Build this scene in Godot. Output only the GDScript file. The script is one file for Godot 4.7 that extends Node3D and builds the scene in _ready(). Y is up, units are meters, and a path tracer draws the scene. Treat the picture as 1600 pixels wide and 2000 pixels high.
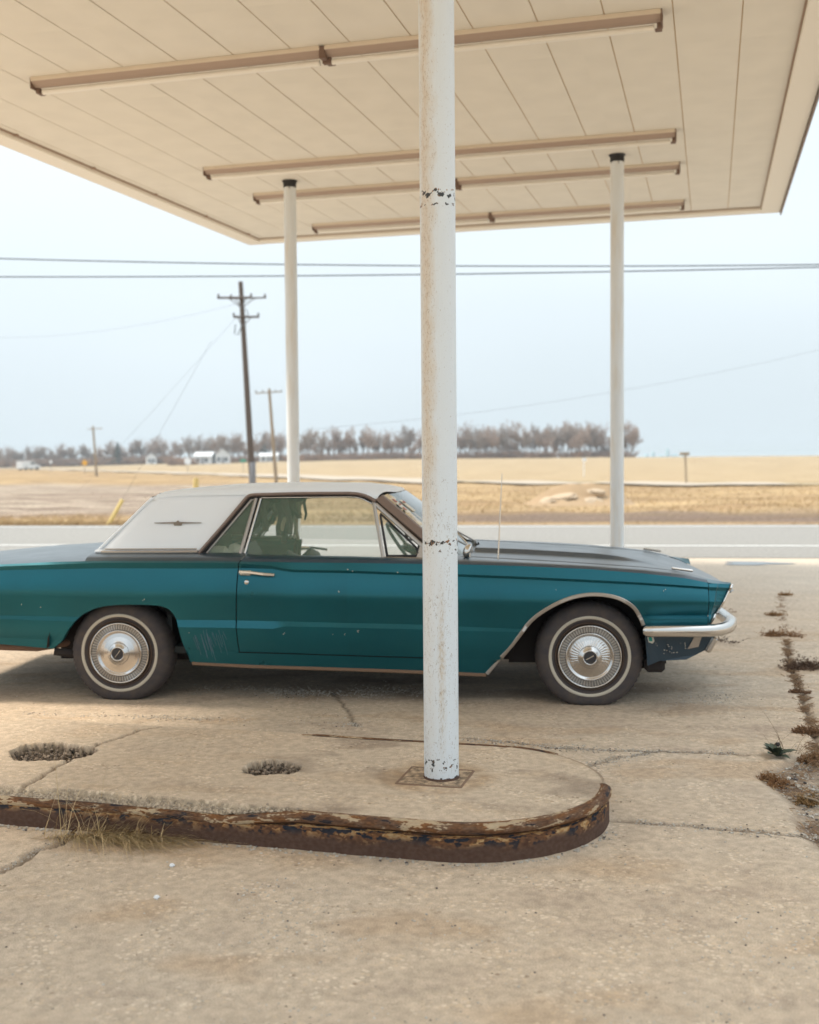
extends Node3D

const EYE := Vector3(0, 1.465, 0)
const AX := 0.26180                     # the station's axis is turned 15 degrees to the lens
var U := Vector3(cos(AX), 0, sin(AX))   # along the pump island, to the right
var V := Vector3(sin(AX), 0, -cos(AX))  # across it, away from the photographer
var BASE := Vector3(0.125, 0.14, -4.65) # foot of the near post
var rng := RandomNumberGenerator.new()
var names := {}
var M := {}

# ---------------------------------------------------------------- helpers
func noise(freq: float, s: int, octaves := 3, kind := FastNoiseLite.TYPE_SIMPLEX_SMOOTH) -> FastNoiseLite:
	var n := FastNoiseLite.new()
	n.noise_type = kind
	n.seed = s
	n.frequency = freq
	n.fractal_octaves = octaves
	n.fractal_type = FastNoiseLite.FRACTAL_FBM if octaves > 1 else FastNoiseLite.FRACTAL_NONE
	return n

func numbered(called: String) -> String:
	var k: int = names.get(called, 0)
	names[called] = k + 1
	return called if k == 0 else "%s_%03d" % [called, k]

func tag(o: Node3D, label: String, category: String, group := "", kind := "") -> void:
	if label: o.set_meta("label", label)
	if category: o.set_meta("category", category)
	if group: o.set_meta("group", group)
	if kind: o.set_meta("kind", kind)

func thing(called: String, label: String, category: String, at := Transform3D(), group := "") -> Node3D:
	var o := Node3D.new()
	o.name = numbered(called)
	add_child(o)
	o.transform = at
	tag(o, label, category, group)
	return o

func part(called: String, mesh: Mesh, m: Material, parent: Node3D = null) -> MeshInstance3D:
	var o := MeshInstance3D.new()
	o.mesh = mesh
	o.material_override = m
	o.name = called if parent else numbered(called)
	(parent if parent else self).add_child(o, true)
	return o

func struct(called: String, mesh: Mesh, m: Material) -> MeshInstance3D:
	var o := part(called, mesh, m)
	o.set_meta("kind", "structure")
	return o

func dup(o: Node3D, at: Transform3D, label: String, category: String, group := "") -> Node3D:
	var c: Node3D = o.duplicate()
	c.name = numbered(String(o.name).rstrip("0123456789").rstrip("_"))
	add_child(c)
	c.transform = at
	tag(c, label, category, group)
	return c

func scatter(called: String, mesh: Mesh, m: Material, places: Array, tints: Array = [], parent: Node3D = null) -> MultiMeshInstance3D:
	var mm := MultiMesh.new()
	mm.transform_format = MultiMesh.TRANSFORM_3D
	mm.use_colors = tints.size() > 0
	mm.mesh = mesh
	mm.instance_count = places.size()
	for i in places.size():
		mm.set_instance_transform(i, places[i])
		if tints.size(): mm.set_instance_color(i, tints[i])
	var o := MultiMeshInstance3D.new()
	o.multimesh = mm
	o.material_override = m
	o.name = called if parent else numbered(called)
	(parent if parent else self).add_child(o, true)
	o.set_meta("kind", "stuff")
	return o

func mat(c: Color, rough := 0.8, metal := 0.0, spec := 0.5) -> StandardMaterial3D:   # c holds linear values
	var m := StandardMaterial3D.new()
	m.albedo_color = c.linear_to_srgb()
	m.roughness = rough
	m.metallic = metal
	m.metallic_specular = spec
	m.cull_mode = BaseMaterial3D.CULL_DISABLED
	return m

func lt(t: Array, x: float) -> float:
	if x <= t[0].x: return t[0].y
	for i in range(1, t.size()):
		if x <= t[i].x:
			var a: Vector2 = t[i - 1]
			var b: Vector2 = t[i]
			return lerpf(a.y, b.y, (x - a.x) / maxf(b.x - a.x, 1e-6))
	return t[t.size() - 1].y

func at(px: float, py: float, h := 0.0) -> Vector3:   # a place on the ground (or at height h) given by its bearing
	return Vector3(px, h, py)

class MB:
	var st := SurfaceTool.new()
	func _init() -> void:
		st.begin(Mesh.PRIMITIVE_TRIANGLES)
		st.set_smooth_group(-1)
	func sg(g: int) -> MB:
		st.set_smooth_group(g)
		return self
	func tri(a: Vector3, b: Vector3, c: Vector3) -> void:
		st.add_vertex(a); st.add_vertex(b); st.add_vertex(c)
	func quad(a: Vector3, b: Vector3, c: Vector3, d: Vector3) -> void:
		tri(a, b, c); tri(a, c, d)
	func vt(p: Vector3, uv: Vector2) -> void:
		st.set_uv(uv); st.add_vertex(p)
	func grid(p: Array, close := false, uvs: Array = []) -> void:   # rows of equal length
		for i in p.size() - 1:
			var n: int = p[i].size()
			for j in (n if close else n - 1):
				var k := (j + 1) % n
				var a: Vector3 = p[i][j]; var b: Vector3 = p[i][k]; var c: Vector3 = p[i + 1][k]; var d: Vector3 = p[i + 1][j]
				if uvs.size():
					vt(a, uvs[i][j]); vt(b, uvs[i][j + 1]); vt(c, uvs[i + 1][j + 1])
					vt(a, uvs[i][j]); vt(c, uvs[i + 1][j + 1]); vt(d, uvs[i + 1][j])
				else:
					if a != b and b != c and a != c: tri(a, b, c)
					if a != c and c != d and a != d: tri(a, c, d)
	func box(c: Vector3, s: Vector3, bev := 0.0, bs := Basis.IDENTITY) -> void:
		var h := s / 2
		var e := minf(bev, minf(h.x, minf(h.y, h.z)) * 0.9)
		for ax in 3:
			for sgn in [-1.0, 1.0]:
				var q := []
				for k in [[-1, -1], [1, -1], [1, 1], [-1, 1]]:
					var v := Vector3.ZERO
					v[ax] = sgn * h[ax]
					v[(ax + 1) % 3] = k[0] * (h[(ax + 1) % 3] - e)
					v[(ax + 2) % 3] = k[1] * (h[(ax + 2) % 3] - e)
					q.append(c + bs * v)
				if sgn < 0: quad(q[0], q[1], q[2], q[3])
				else: quad(q[3], q[2], q[1], q[0])
		if e <= 0.0: return
		for ax in 3:
			var i := (ax + 1) % 3
			var j := (ax + 2) % 3
			for si in [-1.0, 1.0]:
				for sj in [-1.0, 1.0]:
					var a := Vector3.ZERO; var b := Vector3.ZERO
					a[i] = si * h[i]; a[j] = sj * (h[j] - e); b[i] = si * (h[i] - e); b[j] = sj * h[j]
					var a0 := a; var a1 := a; var b0 := b; var b1 := b
					a0[ax] = -(h[ax] - e); b0[ax] = a0[ax]; a1[ax] = h[ax] - e; b1[ax] = a1[ax]
					if si * sj > 0: quad(c + bs * a0, c + bs * a1, c + bs * b1, c + bs * b0)
					else: quad(c + bs * b0, c + bs * b1, c + bs * a1, c + bs * a0)
		for sx in [-1.0, 1.0]:
			for sy in [-1.0, 1.0]:
				for sz in [-1.0, 1.0]:
					var x := Vector3(sx * h.x, sy * (h.y - e), sz * (h.z - e))
					var y := Vector3(sx * (h.x - e), sy * h.y, sz * (h.z - e))
					var z := Vector3(sx * (h.x - e), sy * (h.y - e), sz * h.z)
					if sx * sy * sz > 0: tri(c + bs * x, c + bs * z, c + bs * y)
					else: tri(c + bs * x, c + bs * y, c + bs * z)
	func tube(pts: Array, r: Variant, n := 8, cap := true) -> void:
		var rows := []
		var ref := Vector3.UP
		for i in pts.size():
			var d: Vector3 = (pts[mini(i + 1, pts.size() - 1)] - pts[maxi(i - 1, 0)]).normalized()
			if i == 0: ref = Vector3.RIGHT if absf(d.y) > 0.9 else Vector3.UP
			var x := ref.cross(d).normalized()
			ref = d.cross(x)
			var rad: float = r[i] if r is Array else r
			var row := []
			for k in n:
				var a := TAU * k / n
				row.append(pts[i] + (x * cos(a) + ref * sin(a)) * rad)
			rows.append(row)
		sg(1)
		grid(rows, true)
		sg(-1)
		if cap:
			for e in [0, pts.size() - 1]:
				for k in n:
					if e == 0: tri(pts[e], rows[e][(k + 1) % n], rows[e][k])
					else: tri(pts[e], rows[e][k], rows[e][(k + 1) % n])
	func lathe(prof: Array, n: int, bs := Basis.IDENTITY, o := Vector3.ZERO, smooth := true, uvy := 0.0) -> void:   # prof: Vector2(radius, height) along bs.y
		for i in prof.size() - 1:
			if smooth: sg(2)
			else: sg(10 + i)
			for k in n:
				var q := []
				for w in [[i, k], [i, k + 1], [i + 1, k + 1], [i + 1, k]]:
					var a = TAU * w[1] / n
					var pr: Vector2 = prof[w[0]]
					q.append(o + bs * Vector3(sin(a) * pr.x, pr.y, cos(a) * pr.x))
				if uvy > 0.0:
					var u0 := float(k) / n; var u1 := float(k + 1) / n; var v0: float = 1.0 - prof[i].y / uvy; var v1: float = 1.0 - prof[i + 1].y / uvy
					vt(q[0], Vector2(u0, v0)); vt(q[2], Vector2(u1, v1)); vt(q[1], Vector2(u1, v0))
					vt(q[0], Vector2(u0, v0)); vt(q[3], Vector2(u0, v1)); vt(q[2], Vector2(u1, v1))
				else:
					if prof[i].x > 1e-6: tri(q[0], q[2], q[1])
					if prof[i + 1].x > 1e-6: tri(q[0], q[3], q[2])
		sg(-1)
	func strip(pts: Array, nrm: Array, w: float, d: float) -> void:   # a bar of section w (in plane) by d (along nrm), swept along pts
		var rows := []
		for i in pts.size():
			var t: Vector3 = (pts[mini(i + 1, pts.size() - 1)] - pts[maxi(i - 1, 0)]).normalized()
			var n: Vector3 = nrm[mini(i, nrm.size() - 1)]
			var s := t.cross(n).normalized()
			var k := 1.0
			if i > 0 and i < pts.size() - 1:
				k = 1.0 / maxf(0.5, t.dot((pts[i + 1] - pts[i]).normalized()))
			var b := minf(w, d) * 0.3
			rows.append([pts[i] - s * (w / 2) * k, pts[i] - s * (w / 2) * k + n * (d - b), pts[i] - s * (w / 2 - b) * k + n * d, pts[i] + s * (w / 2 - b) * k + n * d, pts[i] + s * (w / 2) * k + n * (d - b), pts[i] + s * (w / 2) * k])
		sg(3)
		sg(-1)
		grid(rows, true)
		var e := rows.size() - 1
		for r in [0, e]:
			for k in range(1, 5): tri(rows[r][0], rows[r][k], rows[r][k + 1])
	func poly(pts: Array, n: Vector3, d: float) -> void:   # a plate: an outline with a thickness
		var fl := PackedVector2Array()
		var x: Vector3 = (pts[1] - pts[0]).normalized()
		var y := n.cross(x).normalized()
		for p in pts: fl.append(Vector2((p - pts[0]).dot(x), (p - pts[0]).dot(y)))
		var ix := Geometry2D.triangulate_polygon(fl)
		for i in range(0, ix.size(), 3):
			tri(pts[ix[i]] + n * d, pts[ix[i + 1]] + n * d, pts[ix[i + 2]] + n * d)
			if d != 0.0: tri(pts[ix[i]], pts[ix[i + 2]], pts[ix[i + 1]])
		if d == 0.0: return
		for i in pts.size():
			var k := (i + 1) % pts.size()
			quad(pts[i], pts[k], pts[k] + n * d, pts[i] + n * d)
	func done() -> ArrayMesh:
		st.generate_normals()
		st.index()
		return st.commit()

func sheet(nx: int, nz: int, pos: PackedVector3Array, col: PackedColorArray, uvk := 0.0, uvs := PackedVector2Array(), inside := false) -> ArrayMesh:
	# a grid of nx by nz points as one smooth mesh
	var nor := PackedVector3Array(); nor.resize(pos.size())
	for j in nz:
		for i in nx:
			var a := pos[j * nx + mini(i + 1, nx - 1)] - pos[j * nx + maxi(i - 1, 0)]
			var b := pos[mini(j + 1, nz - 1) * nx + i] - pos[maxi(j - 1, 0) * nx + i]
			var n := b.cross(a)
			nor[j * nx + i] = n.normalized() if n.length_squared() > 1e-16 else Vector3.ZERO
	var sum := 0.0
	for n in nor: sum += n.y
	var flip := inside or sum < 0.0
	for i in nor.size():
		if nor[i] == Vector3.ZERO: nor[i] = Vector3.UP
		elif flip: nor[i] = -nor[i]
	var idx := PackedInt32Array(); idx.resize((nx - 1) * (nz - 1) * 6)
	var k := 0
	for j in nz - 1:
		for i in nx - 1:
			var a := j * nx + i
			if flip:
				idx[k] = a; idx[k + 1] = a + nx; idx[k + 2] = a + nx + 1; idx[k + 3] = a; idx[k + 4] = a + nx + 1; idx[k + 5] = a + 1
			else:
				idx[k] = a; idx[k + 1] = a + nx + 1; idx[k + 2] = a + nx; idx[k + 3] = a; idx[k + 4] = a + 1; idx[k + 5] = a + nx + 1
			k += 6
	if uvk > 0.0:
		uvs.resize(pos.size())
		for i in pos.size(): uvs[i] = Vector2(pos[i].x, pos[i].z) * uvk
	var arr := []; arr.resize(Mesh.ARRAY_MAX)
	arr[Mesh.ARRAY_VERTEX] = pos; arr[Mesh.ARRAY_NORMAL] = nor; arr[Mesh.ARRAY_INDEX] = idx
	if col.size(): arr[Mesh.ARRAY_COLOR] = col
	if uvs.size(): arr[Mesh.ARRAY_TEX_UV] = uvs
	var m := ArrayMesh.new()
	m.add_surface_from_arrays(Mesh.PRIMITIVE_TRIANGLES, arr)
	return m

func tex(w: int, h: int, f: Callable) -> ImageTexture:
	var d := PackedByteArray(); d.resize(w * h * 3)
	var k := 0
	for y in h:
		for x in w:
			var c: Color = f.call(x, y)
			d[k] = clampi(int(c.r * 255.0), 0, 255); d[k + 1] = clampi(int(c.g * 255.0), 0, 255); d[k + 2] = clampi(int(c.b * 255.0), 0, 255)
			k += 3
	return ImageTexture.create_from_image(Image.create_from_data(w, h, false, Image.FORMAT_RGB8, d))

func bytes(n: FastNoiseLite, w: int, h: int) -> PackedByteArray:
	var im := n.get_seamless_image(w, h, false, false, 0.1, true)
	im.convert(Image.FORMAT_L8)
	return im.get_data()

func rock_mesh(s: int, rough := 0.3) -> ArrayMesh:   # a small angular stone of about unit size
	var b := MB.new()
	var r := RandomNumberGenerator.new(); r.seed = s
	var rows := []
	for i in 5:
		var row := []
		for k in 7:
			var a := TAU * k / 7.0 + i * 0.4
			var e := PI * (i / 4.0 - 0.5)
			var q := Vector3(cos(a) * cos(e), sin(e) * 0.75, sin(a) * cos(e)) * 0.5
			if i == 0 or i == 4: q = Vector3(0, sin(e) * 0.36, 0)
			else: q *= 1.0 + r.randf_range(-rough, rough)
			row.append(q)
		rows.append(row)
	b.grid(rows, true)
	return b.done()

# ---------------------------------------------------------------- surfaces
func make_materials() -> void:
	# concrete: fine grain, mid blotches and exposed pale aggregate
	var n1 := bytes(noise(0.35, 11, 2), 1024, 1024)
	var n2 := bytes(noise(0.035, 12, 4), 1024, 1024)
	var n3 := bytes(noise(0.006, 13, 3), 1024, 1024)
	var cn := noise(0.10, 14, 1, FastNoiseLite.TYPE_CELLULAR)
	cn.cellular_return_type = FastNoiseLite.RETURN_DISTANCE
	var c1 := bytes(cn, 1024, 1024)
	var cv := noise(0.10, 14, 1, FastNoiseLite.TYPE_CELLULAR)
	cv.cellular_return_type = FastNoiseLite.RETURN_CELL_VALUE
	var c2 := bytes(cv, 1024, 1024)
	var hb := PackedByteArray(); hb.resize(1024 * 1024)
	var conc := tex(1024, 1024, func(x: int, y: int) -> Color:
		var i := y * 1024 + x
		var v := 0.80 + (n1[i] - 128) * 0.0011 + (n2[i] - 128) * 0.0006
		var patchy := clampf((n3[i] - 105) / 70.0, 0.0, 1.0)
		var speck := 0.0
		if c1[i] < 84 and c2[i] > 110: speck = clampf((84 - c1[i]) / 16.0, 0.0, 1.0) * (0.10 + 0.90 * patchy)
		var k := Color(v * 1.0, v * 0.985, v * 0.965)
		hb[i] = clampi(int(118 + (n1[i] - 128) * 0.45 + (n2[i] - 128) * 0.07 + speck * 70), 0, 255)
		if speck > 0.0:
			if c2[i] > 250: k = k.lerp(Color(0.56, 0.52, 0.48), speck * 0.6)
			else: k = k.lerp(Color(0.97, 0.97, 0.96) if c2[i] > 175 else Color(0.88, 0.85, 0.80), speck * 0.6)
		return k)
	var hi := ImageTexture.create_from_image(Image.create_from_data(1024, 1024, false, Image.FORMAT_L8, hb))
	var m := mat(Color(1.55, 1.55, 1.55), 0.92, 0, 0.3)
	m.albedo_color = Color(1.2, 1.2, 1.2)
	m.albedo_texture = conc
	m.vertex_color_use_as_albedo = true
	m.heightmap_enabled = true
	m.heightmap_texture = hi
	m.heightmap_scale = 0.22
	M.concrete = m
	var m2: StandardMaterial3D = m.duplicate()
	m2.heightmap_scale = 0.12
	M.lot = m2

	# asphalt of the highway, worn pale
	var asph := tex(512, 512, func(x: int, y: int) -> Color:
		var i := y * 1024 + x
		var v := 0.86 + (n1[i] - 128) * 0.0022 + (n2[i] - 128) * 0.0008
		return Color(v, v * 0.995, v * 0.985))
	m = mat(Color(0.30, 0.285, 0.262), 0.85, 0, 0.4)
	m.albedo_texture = asph
	m.albedo_color = Color(0.345, 0.335, 0.315).linear_to_srgb()
	M.asphalt = m
	M.paint_line = mat(Color(0.62, 0.62, 0.60), 0.8)
	M.gravel_road = mat(Color(0.38, 0.32, 0.25), 0.95)

	# dry turf and soil, tinted per vertex
	var turf := tex(512, 512, func(x: int, y: int) -> Color:
		var i := y * 1024 + x
		var v := 0.80 + (n1[i] - 128) * 0.0030 + (n2[i] - 128) * 0.0018
		return Color(v, v, v))
	m = mat(Color.WHITE, 1.0, 0, 0.1)
	m.albedo_texture = turf
	m.albedo_color = Color(1.2, 1.2, 1.2)
	m.vertex_color_use_as_albedo = true
	M.turf = m
	m = mat(Color.WHITE, 0.95, 0, 0.2)
	m.vertex_color_use_as_albedo = true
	m.backlight_enabled = true
	m.backlight = Color(0.3, 0.28, 0.22)
	M.straw = m
	m = mat(Color.WHITE, 0.9, 0, 0.3)
	m.vertex_color_use_as_albedo = true
	M.stone = m

	# the island's steel edging: rust, flaking cream and black paint; v runs down the section
	var ra := noise(0.011, 21, 5)
	var rb := noise(0.033, 22, 5)
	var rc := noise(0.11, 23, 2)
	var rim := tex(2048, 160, func(x: int, y: int) -> Color:
		var a := ra.get_noise_2d(x, y * 1.5)
		var b := rb.get_noise_2d(x * 0.9, y * 1.2)
		var c := rc.get_noise_2d(x, y)
		var v := y / 160.0
		var k := Color(0.34, 0.25, 0.20).lerp(Color(0.55, 0.37, 0.22), clampf(0.5 + a * 0.9 + c * 0.4, 0, 1))
		if v < 0.42:
			k = k.lerp(Color(0.47, 0.38, 0.31), clampf(0.35 + b * 1.2, 0, 1))
			if a + b * 0.6 + c * 0.35 > 0.24: k = Color(0.80, 0.73, 0.61).lerp(k, 0.25 + 0.2 * c)
			if a - b * 0.8 < -0.55: k = Color(0.22, 0.20, 0.21)
		elif v < 0.55:
			k = k.darkened(0.45)
		else:
			var low := clampf((v - 0.74 + a * 0.12) / 0.1, 0.0, 1.0)
			if b + a * 0.7 + c * 0.35 > 0.16: k = Color(0.74, 0.63, 0.47).lerp(Color(0.58, 0.41, 0.24), clampf(0.4 + c, 0, 1))
			if b * 1.1 - a * 0.5 + c * 0.3 < -0.18: k = Color(0.17, 0.18, 0.21)
			k = k.lerp(Color(0.345, 0.265, 0.225), low)
		return k.lightened(0.05 * c))
	m = mat(Color.WHITE, 0.8, 0, 0.3)
	m.albedo_texture = rim
	m.heightmap_enabled = true
	m.heightmap_texture = hi
	m.heightmap_scale = 0.3
	m.albedo_color = Color(1, 1, 1)
	M.rim = m

	# the near post: white paint, beige left side mixing dirt and painted warm bounce light, chips in two bands and at the foot
	var pa := noise(0.02, 31, 4)
	var pb := noise(0.09, 32, 3)
	var pc := noise(0.30, 33, 2)
	var post := tex(512, 2048, func(x: int, y: int) -> Color:
		var u := x / 512.0
		if u > 0.5: u -= 1.0
		var h := (1.0 - y / 2048.0) * 4.42
		var a := pa.get_noise_2d(x * 0.6, y * 0.5)
		var b := pb.get_noise_2d(x, y * 0.8)
		var c := pc.get_noise_2d(x, y)
		var k := Color(0.845, 0.875, 0.90)
		var side := clampf(1.0 - absf(u + 0.13 + a * 0.05) / 0.12, 0.0, 1.0) * clampf((h - 0.75) / 0.6, 0.25, 1.0)
		k = k.lerp(Color(0.80, 0.752, 0.685), clampf(side * (0.9 + b * 0.35), 0.0, 0.9))
		var streak := clampf(1.0 - absf(u - 0.005 + a * 0.02) / 0.045, 0.0, 1.0) * clampf(1.0 - absf(h - 0.48) / 0.45, 0.0, 1.0)
		k = k.lerp(Color(0.76, 0.71, 0.64), clampf(streak * (0.7 + b * 0.8), 0.0, 0.8))
		if side + streak > 0.15 and c + b * 0.7 + (side + streak) * 0.20 > 0.86: k = k.lerp(Color(0.38, 0.27, 0.19), 0.65)
		elif pb.get_noise_2d(x * 1.4 + 500.0, y * 1.4) > 0.62: k = k.lerp(Color(0.50, 0.42, 0.34), 0.5)
		if absf(pa.get_noise_2d(x * 1.6 + 90.0, y * 1.2)) < 0.012 and a > -0.05 and h < 1.25 and absf(u) < 0.2: k = k.lerp(Color(0.52, 0.47, 0.43), 0.75)
		for band in [Vector3(0.99, 0.012, 0.06), Vector3(0.952, 0.007, 0.36), Vector3(2.40, 0.016, 0.06), Vector3(2.358, 0.008, 0.26), Vector3(0.075, 0.04, 0.42), Vector3(0.0, 0.015, -0.25)]:
			var d: float = absf(h - band.x - pa.get_noise_2d(x * 0.8, 900.0) * 0.014) / band.y
			if d < 1.0 and pb.get_noise_2d(x * 0.30 + band.x * 700.0, y * 0.9) * 1.25 + 0.12 * c > band.z + d * d * 0.30:
				k = Color(0.20, 0.215, 0.22) if b + a < 0.30 else Color(0.55, 0.38, 0.24)
		return k)
	m = mat(Color.WHITE, 0.45, 0, 0.5)
	m.albedo_texture = post
	M.post = m
	var far := tex(128, 512, func(x: int, y: int) -> Color:
		var k := Color(0.86, 0.885, 0.905)
		k = k.lerp(Color(0.80, 0.75, 0.68), clampf(0.02 + pa.get_noise_2d(x * 2.0, y * 0.7) * 0.5, 0.0, 0.4))
		if y < 7 + pb.get_noise_2d(x * 2.5, 3.0) * 7.0: k = Color(0.17, 0.18, 0.20)
		return k)
	m = mat(Color.WHITE, 0.45, 0, 0.5)
	m.albedo_texture = far
	M.far_post = m

	# canopy metal
	var sof := tex(512, 512, func(x: int, y: int) -> Color:
		var i := y * 1024 + x
		var v := 0.975 + (n3[i] - 128) * 0.00015
		return Color(v, v * 0.992, v * 0.975))
	m = mat(Color(0.80, 0.775, 0.72), 0.55, 0, 0.4)
	m.albedo_texture = sof
	m.uv1_triplanar = true
	m.uv1_scale = Vector3.ONE * 0.6
	M.soffit = m
	M.seam = mat(Color(0.66, 0.48, 0.29), 0.9)
	M.fascia = mat(Color(0.83, 0.79, 0.71), 0.5)
	M.grime_shade = mat(Color(0.36, 0.26, 0.20), 0.9)
	M.lamp_case = mat(Color(0.68, 0.60, 0.50), 0.55, 0.0, 0.4)
	M.lamp_under = mat(Color(0.40, 0.31, 0.26), 0.6, 0.0, 0.4)  # shade on the housing underside is put into this darker brown
	M.lamp_tube = mat(Color(0.82, 0.80, 0.75), 0.3)
	M.lamp_end = mat(Color(0.17, 0.11, 0.085), 0.7)
	m = mat(Color(0.56, 0.42, 0.29), 0.9)
	m.albedo_texture = far_grain(n1, n2)
	m.uv1_triplanar = true
	m.uv1_scale = Vector3.ONE * 2.5
	M.rust_plate = m
	M.plate_rust = mat(Color(0.20, 0.125, 0.08), 0.9)
	M.rust_dark = mat(Color(0.09, 0.05, 0.035), 0.9)

	# car paint: teal, dulled and chalky where the sun has been at it
	var ox := tex(512, 512, func(x: int, y: int) -> Color:
		var i := y * 1024 + x
		var v := 0.96 + (n3[i] - 128) * 0.0004 + (n1[i] - 128) * 0.0002
		return Color(v, v, v))
	var rg := tex(512, 512, func(x: int, y: int) -> Color:
		var i := y * 1024 + x
		var v := 0.32 + (n3[i] - 128) * 0.0004 + (n2[i] - 128) * 0.0003
		return Color(v, v, v))
	m = mat(Color(0.003, 0.120, 0.160), 1.0, 0.60, 0.5)
	m.albedo_texture = ox
	m.roughness_texture = rg
	m.uv1_triplanar = true
	m.uv1_scale = Vector3.ONE * 0.4
	m.clearcoat_enabled = true
	m.clearcoat = 0.2
	m.clearcoat_roughness = 0.3
	M.teal = m
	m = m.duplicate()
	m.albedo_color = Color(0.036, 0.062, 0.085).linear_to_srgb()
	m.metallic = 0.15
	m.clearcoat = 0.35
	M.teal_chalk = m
	m = m.duplicate()
	m.albedo_color = Color(0.018, 0.048, 0.078).linear_to_srgb()
	M.teal_dark = m
	M.scrape = mat(Color(0.12, 0.20, 0.27), 0.7)
	M.primer = mat(Color(0.62, 0.58, 0.50), 0.8)
	M.bright_teal = mat(Color(0.01, 0.26, 0.21), 0.5)
	m = mat(Color(0.80, 0.85, 0.90), 0.60, 0, 0.35)
	m.heightmap_enabled = true
	m.heightmap_texture = hi
	m.heightmap_scale = 0.08
	m.uv1_triplanar = true
	m.uv1_scale = Vector3.ONE * 2.2
	M.vinyl = m
	M.chrome = mat(Color(0.62, 0.61, 0.59), 0.22, 1.0)
	M.dull_chrome = mat(Color(0.42, 0.385, 0.35), 0.38, 0.85)
	M.bronze_trim = mat(Color(0.22, 0.165, 0.14), 0.45, 0.5)
	M.gasket = mat(Color(0.018, 0.018, 0.02), 0.7)
	M.under = mat(Color(0.022, 0.017, 0.016), 0.95)
	M.well = mat(Color(0.045, 0.033, 0.03), 0.95)
	M.exhaust = mat(Color(0.19, 0.115, 0.08), 0.9)
	M.pale_badge = mat(Color(0.22, 0.19, 0.16), 0.4, 0.6)
	m = mat(Color(0.20, 0.60, 0.46), 0.3, 0, 0.9)
	m.transparency = BaseMaterial3D.TRANSPARENCY_ALPHA
	m.albedo_color.a = 0.07
	m.roughness = 0.06
	m.metallic_specular = 0.5
	M.glass = m
	m = mat(Color(0.16, 0.36, 0.29), 0.3, 0, 0.5)
	m.transparency = BaseMaterial3D.TRANSPARENCY_ALPHA
	m.albedo_color.a = 0.22
	M.dusty_glass = m
	m = mat(Color(0.045, 0.042, 0.043), 0.85, 0, 0.3)
	var ty := tex(256, 256, func(x: int, y: int) -> Color:
		var i := y * 1024 + x
		var k := Color(0.84, 0.82, 0.83)
		return k.lerp(Color(1.0, 0.94, 0.87), clampf(0.4 + (n3[i * 3 % 1048576] - 128) * 0.006 + (n2[i] - 128) * 0.004 + (n1[i] - 128) * 0.003, 0.0, 1.0)))
	m.albedo_color = Color(0.345, 0.335, 0.34)
	m.albedo_texture = ty
	m.uv1_triplanar = true
	m.uv1_scale = Vector3.ONE * 2.0
	M.tyre = m
	M.whitewall = mat(Color(0.50, 0.455, 0.375), 0.7)
	M.rim_rust = mat(Color(0.085, 0.055, 0.04), 0.6, 0.3)
	M.hubcap = mat(Color(0.58, 0.57, 0.56), 0.20, 1.0)
	M.hubcap_dull = mat(Color(0.46, 0.45, 0.44), 0.32, 1.0)
	M.hub_grey = mat(Color(0.26, 0.25, 0.24), 0.4, 0.9)
	M.hub_black = mat(Color(0.03, 0.03, 0.035), 0.35)
	M.cream = mat(Color(0.66, 0.63, 0.50), 0.6)
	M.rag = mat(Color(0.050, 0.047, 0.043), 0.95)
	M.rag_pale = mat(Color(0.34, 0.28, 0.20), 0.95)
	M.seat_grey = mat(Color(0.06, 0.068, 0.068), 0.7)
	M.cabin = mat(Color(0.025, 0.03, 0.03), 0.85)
	M.paper = mat(Color(0.72, 0.68, 0.58), 0.8)
	M.red_print = mat(Color(0.45, 0.12, 0.08), 0.8)

	# the rest
	m = mat(Color(0.11, 0.085, 0.07), 0.95)
	M.pole_wood = m
	M.pale_wood = mat(Color(0.30, 0.235, 0.165), 0.95)
	M.wire = mat(Color(0.03, 0.035, 0.04), 0.7)
	M.insulator = mat(Color(0.12, 0.11, 0.10), 0.5)
	m = mat(Color.WHITE, 1.0, 0, 0.1)
	m.vertex_color_use_as_albedo = true
	M.bark = m
	M.white_wall = mat(Color(0.66, 0.68, 0.70), 0.8)
	M.grey_roof = mat(Color(0.30, 0.31, 0.33), 0.8)
	M.window_dark = mat(Color(0.05, 0.06, 0.07), 0.3)
	M.sign_yellow = mat(Color(0.80, 0.42, 0.03), 0.6)
	M.sign_green = mat(Color(0.02, 0.30, 0.20), 0.6)
	M.sign_white = mat(Color(0.78, 0.80, 0.82), 0.6)
	M.steel = mat(Color(0.22, 0.22, 0.23), 0.6, 0.3)
	M.yellow_post = mat(Color(0.62, 0.46, 0.17), 0.8)
	M.silo = mat(Color(0.30, 0.42, 0.46), 0.6)
	M.mud = mat(Color(0.33, 0.23, 0.135), 1.0)
	M.slab = mat(Color(0.45, 0.35, 0.245), 0.95)
	M.leaf_green = mat(Color(0.055, 0.072, 0.042), 0.7)
	M.rubber = mat(Color(0.03, 0.03, 0.03), 0.8)
	m = mat(Color(0.05, 0.06, 0.06), 0.04, 0, 0.5)
	M.water = m

func far_grain(a: PackedByteArray, b: PackedByteArray) -> ImageTexture:
	return tex(256, 256, func(x: int, y: int) -> Color:
		var i := y * 1024 + x
		var v := 0.80 + (a[i] - 128) * 0.0018 + (b[i] - 128) * 0.0028
		return Color(v, v * 0.98, v * 0.95))

# ---------------------------------------------------------------- ground
var crack_lines := []     # [points, half width, depth, dirt colour]

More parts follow.
